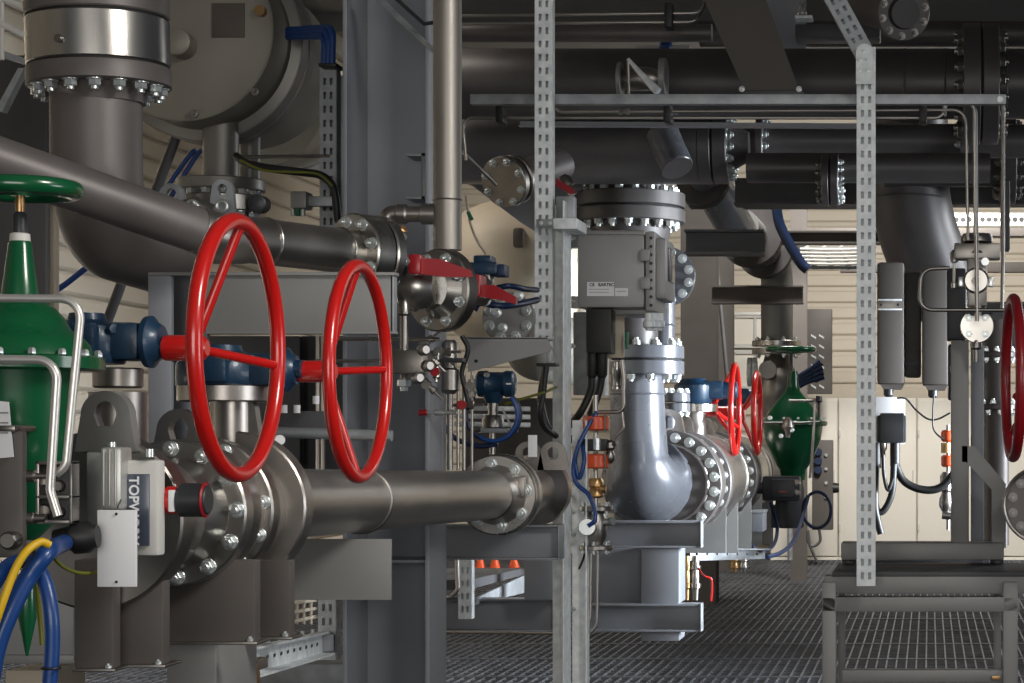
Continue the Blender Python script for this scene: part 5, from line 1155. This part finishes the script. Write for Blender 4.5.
# ------------------------------------------------------------------ right hand group
d = 12.6
t = thing('bent_pipe', 'large dark bent pipe sweeping down behind the grey cabinets at the right', 'pipe', P(915, 290, d))
part('pipe', MB().tube([P(908, 120, d), P(908, 205, d), P(944, 306, d + .2)], S(40, d), 52, bend=1.1, n=22), 'darkpipe', t)
part('weld_seam', MB().torus(P(908, 199, d), Z, S(40.3, d), .006, 48, 8), 'darkpipe', t)
d = 11.4
for x0, x1, y0, y1, w, lb in ((877, 904, 262, 384, .3, 'grey upright instrument box just right of the tall slotted post'), (904, 921, 272, 377, .2, 'narrow grey instrument box between two wider ones'), (922, 948, 265, 385, .3, 'grey upright instrument box left of the valve stack')):
    t = thing('instrument_box', lb, 'box', P((x0 + x1) / 2, y1, d + (.1 if w < .25 else 0)), 'grey instrument boxes at the right')
    dd = d + (.12 if w < .25 else 0)
    part('housing', MB().bpx(x0, y0, x1, y1, dd, dd + w, .02), 'brown', t)
    if w > .25:
        part('rear_hood', MB().ppx([(x0 + 3, y1), (x1, y1), (x1 - 3, y1 + 5), (x0 + 6, y1 + 5)], dd + .03, dd + .2), 'brown', t)
        part('gland', MB().lathe(P((x0 + x1) / 2 - 2, y1 + 3, dd + .1), -Z, [(0, S(5, d)), (S(8, d), S(5, d)), (S(10, d), S(3, d))], 14), 'blackbox', t)
    else: part('blue_label', MB().bpx(x0 + 2, 362, x1 - 3, 364.5, dd - .003, dd, 0), 'navy', t)
t = thing('din_rail', 'short white rail across the left instrument box', 'rail', P(890, 311, 11.3))
part('rail', MB().bpx(878, 299, 902, 310, 11.34, 11.37, .002), 'dullsteel', t)
for y in (299, 308.5): part('edge', MB().bpx(878, y, 902, y + 1.5, 11.32, 11.345, .001), 'galv', t)
for x in (881, 898): part('hole', MB().disc(P(x, 304.7, 11.335), Y, .008, .006, 10, .001), 'ink', t)
d = 10.8
t = thing('junction_box', 'small dark junction box on a white plate below the grey instrument boxes', 'junction box', P(892, 445, d))
part('back_plate', MB().bpx(871, 397, 905, 444, d + .1, d + .11, .001), 'white', t)
part('housing', MB().bpx(877, 415, 906, 443, d, d + .1, .012), 'blackbox', t)
part('lid', MB().bpx(880, 413, 904, 443, d - .02, d + .01, .006), 'blackbox', t)
part('gland', MB().lathe(P(883, 443, d + .05), -Z, [(0, S(4, d)), (S(6, d), S(4, d)), (S(8, d), S(2.4, d)), (S(14, d), S(2.4, d))], 14), 'dullsteel', t)
part('gland', MB().cyl(P(895, 443, d + .05), P(895, 466, d + .05), S(5, d), seg=16), 'black', t)
part('gland', MB().cyl(P(876, 443, d + .05), P(876, 468, d + .05), S(5, d), seg=16), 'black', t)
for k, (pts, r, lb) in enumerate((
    (((895, 464), (903, 480), (916, 488), (932, 490), (944, 485), (955, 472)), 4, 'thick black cable swinging right from the small junction box'),
    (((894, 464), (892, 492), (885, 509), (878, 512), (875, 503)), 3.4, 'black cable looping below the small junction box'),
    (((876, 466), (875, 505), (878, 522), (881, 534)), 3.6, 'black cable hanging straight with a cut end beside the tall slotted post'),
    (((883, 455), (884, 475), (888, 490), (893, 478)), 2, 'thin black cable from the steel gland of the small junction box'),
    (((897, 398), (906, 399), (916, 410), (928, 419), (938, 419), (950, 413)), 1, 'thin dark wire sagging right of the white plate'),
    (((934, 394), (933, 412), (934, 430), (944, 440)), .9, 'thin dark wire dropping to the orange fitting'))):
    single('black_cable' if r > 1 else 'instrument_wire', lb, 'cable', MB().curve([P(x, y, d + .04 - .02 * k) for x, y in pts], S(r, d), 10), 'black')
t = thing('clamp_fitting', 'sample fitting with two dull orange clamps in front of the right cabinets', 'fitting', P(946, 530, 11))
d = 11
for y in (430, 455): part('clamp', MB().lathe(P(948, y, d), -Z, [(0, S(5, d)), (S(2, d), S(7, d)), (S(10, d), S(7, d)), (S(12, d), S(5, d))], 20), 'orange', t)
part('tube', MB().cyl(P(948, 425, d), P(948, 530, d), S(1.8, d), seg=12), 'dullsteel', t)
part('collar', MB().cyl(P(946, 443, d), P(946, 453, d), S(5, d), seg=14), 'brass', t)
part('valve_body', MB().lathe(P(946, 472, d), -Z, [(0, S(3, d)), (S(4, d), S(6, d)), (S(18, d), S(6, d)), (S(20, d), S(4, d)), (S(28, d), S(7, d)), (S(34, d), S(7, d)), (S(40, d), S(4, d))], 18), 'dullsteel', t)
part('knob', MB().cyl(P(942, 515, d - .03), P(952, 516, d - .03), S(4, d), seg=12), 'dullsteel', t)
# instrument stack with round plate
d = 8.4
t = thing('valve_stack', 'steel instrument valve stack with round bolted plate right of the grey boxes', 'valve', P(977, 342, d))
part('upper_block', MB().box(P(977, 252, d), (S(46, d), .1, S(16, d)), None, .008), 'dullsteel', t)
part('top_cap', MB().lathe(P(977, 234, d), -Z, [(0, S(14, d)), (S(4, d), S(16, d)), (S(8, d), S(16, d)), (S(10, d), S(10, d)), (S(20, d), S(14, d))], 24), 'dullsteel', t)
part('side_cap', MB().lathe(P(985, 262, d - .05), -Y, [(0, S(4, d)), (.02, S(4, d))], 10), 'zinc', t)
part('neck', MB().box(P(977, 282, d), (S(20, d), .07, S(50, d)), None, .008), 'dullsteel', t)
part('valve_face', MB().lathe(P(976, 281, d - .03), -Y, [(0, S(13, d)), (.02, S(13, d)), (.024, S(11, d)), (.03, S(11, d))], 32), 'steel', t)
part('face_screw', MB().lathe(P(975, 281, d - .055), -Y, [(0, S(4, d)), (.012, S(4, d))], 6), 'dullsteel', t)
for x in (961, 991): part('side_nut', MB().box(P(x, 282, d), (S(5, d), .04, S(10, d)), None, .003), 'zinc', t)
part('lower_neck', MB().cyl(P(977, 300, d), P(977, 316, d), S(9, d), seg=20), 'dullsteel', t)
f = part('round_plate', MB().disc(P(977, 326, d - .02), Y, S(17, d), .03, 40), 'steel', t)
bolts(f, P(977, 326, d - .02), -Y, S(11.5, d), 4, S(3.2, d), 'zinc', .5)
part('plate_bar', MB().bpx(961, 310, 993, 314, d - .03, d - .02, .001), 'blackbox', t)
part('drain', MB().lathe(P(976, 340, d), -Z, [(0, S(5, d)), (S(3, d), S(6, d)), (S(8, d), S(6, d)), (S(10, d), S(3, d)), (S(22, d), S(3, d))], 14), 'dullsteel', t)
t = thing('needle_valve', 'tiny shiny needle valve left of the instrument stack', 'valve', P(955, 262, d))
part('body', MB().lathe(P(954, 250, d), -Z, [(0, S(2, d)), (S(3, d), S(4, d)), (S(12, d), S(4, d)), (S(13, d), S(1.5, d)), (S(32, d), S(1.5, d)), (S(33, d), S(3, d)), (S(38, d), S(3, d))], 14), 'steel', t)
single('instrument_tube', 'thick thin-walled tube standing in front of the valve stack down to its round plate', 'tube', MB().tube([P(944, 116, 8.2), P(945, 101, 8.2), P(975, 100, 8.2), P(977, 321, 8.2)], S(2.2, 8.2), 12, bend=.05), 'satin')
single('instrument_tube', 'level tube crossing in front of the round plate to the right edge', 'tube', MB().tube([P(950, 268, 8.2), P(921, 269, 8.2), P(919, 310, 8.2), P(1040, 310, 8.2)], S(2, 8.2), 12, bend=.05), 'dullsteel')
single('rear_tube', 'dark upright tube between the valve stack and the right edge', 'tube', MB().tube([P(1003, 100, 9), P(1003, 250, 9), P(1002, 308, 9)], S(2, 9), 10), 'dullsteel')
bar('rear_post', 'dark slotted post behind the right upright tube', 'post', 1001, 180, 1010, 250, 9.2, 9.3, 'darkframe')
# spools at the far right behind the red wheel
d = 9.4
t = thing('flanged_spool', 'dark flange stack with bright nuts left of the right red handwheel', 'pipe spool', P(1000, 470, d))
part('pipe', MB().lathe(P(996, 320, d), -Z, [(0, S(16, d)), (S(36, d), S(16, d)), (S(60, d), S(13, d)), (S(225, d), S(13, d))], 36), 'pipe', t)
flange(t, P(996, 352, d), -Z, S(20, d), S(6, d), 10, S(3, d), 'pipe', faces=(-1, 1))
flange(t, P(996, 404, d), -Z, S(22, d), S(6, d), 10, S(3, d), 'pipe', faces=(-1, 1), phase=.2)
part('side_valve', MB().lathe(P(972, 372, d), X, [(0, S(5, d)), (S(3, d), S(8, d)), (S(9, d), S(8, d)), (S(12, d), S(5, d)), (S(20, d), S(5, d))], 18), 'dullsteel', t)
part('side_valve', MB().lathe(P(978, 425, d), X, [(0, S(3, d)), (S(3, d), S(6, d)), (S(9, d), S(6, d)), (S(12, d), S(3, d)), (S(20, d), S(3, d))], 18), 'dullsteel', t)
d = 7.4
t = thing('handwheel_valve', 'valve with red handwheel cut off by the right edge', 'valve', P(1040, 545, d))
c = P(1013, 378, d); R = S(79, d)
part('handwheel_rim', MB().torus(c, V((1, .06, 0)), R, S(5.5, d), 80, 16), 'darkred', t)
hc = P(1048, 378, d)
part('hub', MB().cyl(hc - X * .02, hc + X * .1, S(10, d), seg=24, ch=.003), 'darkred', t)
for a in (75, 195, 315):
    a = math.radians(a); part('spoke', MB().tube([hc, c + V((0, math.cos(a), math.sin(a))) * R], S(4, d), 10), 'darkred', t)
flange(t, P(1042, 505, d + .25), Y, S(40, d), .06, 12, S(4, d), 'pipe', faces=(-1,), br=S(31, d), bm='darkbolt')
part('rim_ring', MB().torus(P(1042, 505, d + .2), Y, S(39, d), .006, 48, 8), 'satin', t)
part('body', MB().cyl(P(1045, 505, d + .3), P(1040, 505, d + .9), S(34, d), seg=36), 'pipe', t)
part('bonnet', MB().cyl(P(1050, 378, d + .0), P(1050, 480, d + .2), S(14, d), seg=24), 'pipe', t)
# stand and table frame
d = 8.5
t = thing('stand_frame', 'dark steel stand with slanted brace on the table frame at the right', 'frame', P(962, 560, d))
part('post', MB().bpx(951, 340, 969, 548, d, d + .08, .006), 'plate', t)
part('brace', MB().prism([P(962, 446, d), P(974, 446, d), P(1006, 484, d), P(1006, 548, d), P(992, 548, d), P(992, 490, d), P(966, 462, d), P(962, 462, d)], (0, .07, 0)), 'plate', t)
part('rear_post', MB().bpx(971, 345, 984, 570, d + .3, d + .38, .006), 'frame', t)
part('base_beam', MB().bpx(841, 543, 1004, 560, d - .05, d + .12, .006), 'plate', t)
for x in (849, 997):
    part('levelling_foot', MB().lathe(P(x, 560, d), -Z, [(0, S(7, d)), (S(3, d), S(7, d)), (S(4, d), S(4, d)), (S(7, d), S(4, d)), (S(8, d), S(7, d)), (S(13, d), S(8, d))], 16), 'darkframe', t)
d = 8.0
t = thing('table_frame', 'low grey steel table frame with square legs at the lower right', 'frame', V((P(915, 0, d).x, d + .3, 0)))
part('top_beam', MB().bpx(824, 576, 1040, 594, d, d + .1, .005), 'plate', t)
part('top_plate', MB().bpx(832, 572, 1040, 577, d + .0, d + .6, .003), 'darkframe', t)
part('front_rail', MB().bpx(822, 597, 1020, 612, d - .02, d + .06, .004), 'plate', t)
part('lower_rail', MB().bpx(842, 670, 1004, 683, d, d + .06, .004), 'plate', t)
for x0, x1, dd, lb in ((822, 836, d - .02, 0), (838, 845, d + .55, 0), (1003, 1018, d - .02, 0), (994, 1001, d + .55, 0)):
    a, b2 = P(x0, 0, dd).x, P(x1, 0, dd).x
    part('leg', MB().box(((a + b2) / 2, dd + .03, .43), (b2 - a, .06, .86), None, .004), 'plate', t)
single('yellow_tag', 'small yellow spot on the lower rail of the table frame', 'tag', MB().bpx(992, 676, 1000, 680, d - .012, d - .002, .001), 'brass')
bar('rear_sill', 'dark low sill beam crossing behind the table frame on the grating', 'beam', 845, 560, 990, 577, 9.6, 9.8, 'darkframe')

single('rear_pipe', 'broad dark horizontal pipe behind the valve stack at the right edge', 'pipe', MB().cyl(P(984, 326, 12.2), P(1060, 326, 12.2), S(24, 12.2), seg=36), 'darkpipe')
t = thing('terminal_box', 'black upright terminal box behind the stand post, left of the valve stack', 'box', P(956, 400, 9.2))
part('housing', MB().bpx(947, 268, 966, 340, 9.2, 9.35, .01), 'blackbox', t); part('lower_housing', MB().bpx(948, 344, 968, 400, 9.2, 9.32, .01), 'blackbox', t); part('handle', MB().bpx(950, 366, 958, 372, 9.17, 9.2, .003), 'dullsteel', t)
# ------------------------------------------------------------------ light, sky and camera
def area(name, loc, aim, size, power, col=(1, 1, 1), sy=None):
    l = bpy.data.lights.new(name, 'AREA'); l.energy = power; l.color = col; l.size = size
    l.shape = 'RECTANGLE'; l.size_y = sy or size
    o = bpy.data.objects.new(name, l); COL.objects.link(o); o.location = loc
    o.rotation_euler = (V(aim) - V(loc)).to_track_quat('-Z', 'Y').to_euler(); return o
def spread(o, deg): o.data.spread = math.radians(deg); return o
spread(area('foreground_key_light', (2.2, 2.2, 3.9), (-1.3, 4.9, 1.1), 1.1, 40, (1, .96, .90)), 85)  # unseen key light, low and narrow so the overhead pipes stay dark
area('front_fill_light', (-.2, -3.0, 1.8), (-1.2, 6, 1.4), 4.0, 165, (1, .965, .91), 2.2)  # unseen panel added behind the camera to brighten front faces and reflections
spread(area('hall_strip_lamp', (0, 18.6, 5.45), (0.4, 24.3, .8), 1.0, 760, (1, .96, .9), 3.0), 150)
spread(area('far_pipe_fill_light', (-1.2, 15.6, 5.2), (-1.2, 16.6, 1), 1.2, 150, (1, .97, .92)), 140)  # added light without a fixture, lifts the far pipework out of shadow
spread(area('left_wall_lamp', (-4.6, 10.5, 5.3), (-6.2, 11.5, 1.2), .8, 210, (1, .92, .82), 5), 130)
spread(area('bend_edge_light', (3.4, 13.2, 3.2), (-1.2, 11.6, .9), .9, 50, (.92, .96, 1), 2.0), 95)  # unseen, set back so its highlight falls on the bend's right side
spread(area('bend_side_light', (4.6, 10.3, 1.6), (-1.3, 11.2, 1.2), 2.0, 150, (.86, .93, 1), 1.4), 42)  # added side panel for the big bend's highlight, no window is built
spread(area('right_fill_light', (4.2, 3.6, 1.6), (-1.4, 5.2, 1.3), 2.2, 26, (.95, .97, 1), 1.3), 120)  # added low panel at the right, brightens reflections in the foreground steel
area('vessel_fill_light', (-4.4, 4.0, 1.0), (-2.6, 7.2, 2.6), .5, 5, (1, .93, .82))  # added fill aimed up at the vessel end, no fixture
w = bpy.data.worlds.new('hall daylight'); scn.world = w; w.use_nodes = True
w.node_tree.nodes['Background'].inputs['Color'].default_value = (.80, .88, 1, 1)
w.node_tree.nodes['Background'].inputs['Strength'].default_value = .06
cam = bpy.data.cameras.new('camera'); co = bpy.data.objects.new('camera', cam); COL.objects.link(co)
co.location = (0, 0, CH); co.rotation_euler = (PI / 2, 0, 0)
cam.sensor_width = 36; cam.lens = F / 1024 * 36
cam.shift_x = (512 - VX) / 1024; cam.shift_y = (VY - 341.5) / 1024
cam.clip_end = 100
scn.camera = co
scn.view_settings.view_transform = 'Standard'; scn.view_settings.look = 'None'
scn.view_settings.gamma = 1; scn.view_settings.exposure = -.18; scn.view_settings.use_curve_mapping = False
scn.cycles.use_denoising = True
scn.cycles.max_bounces = 6
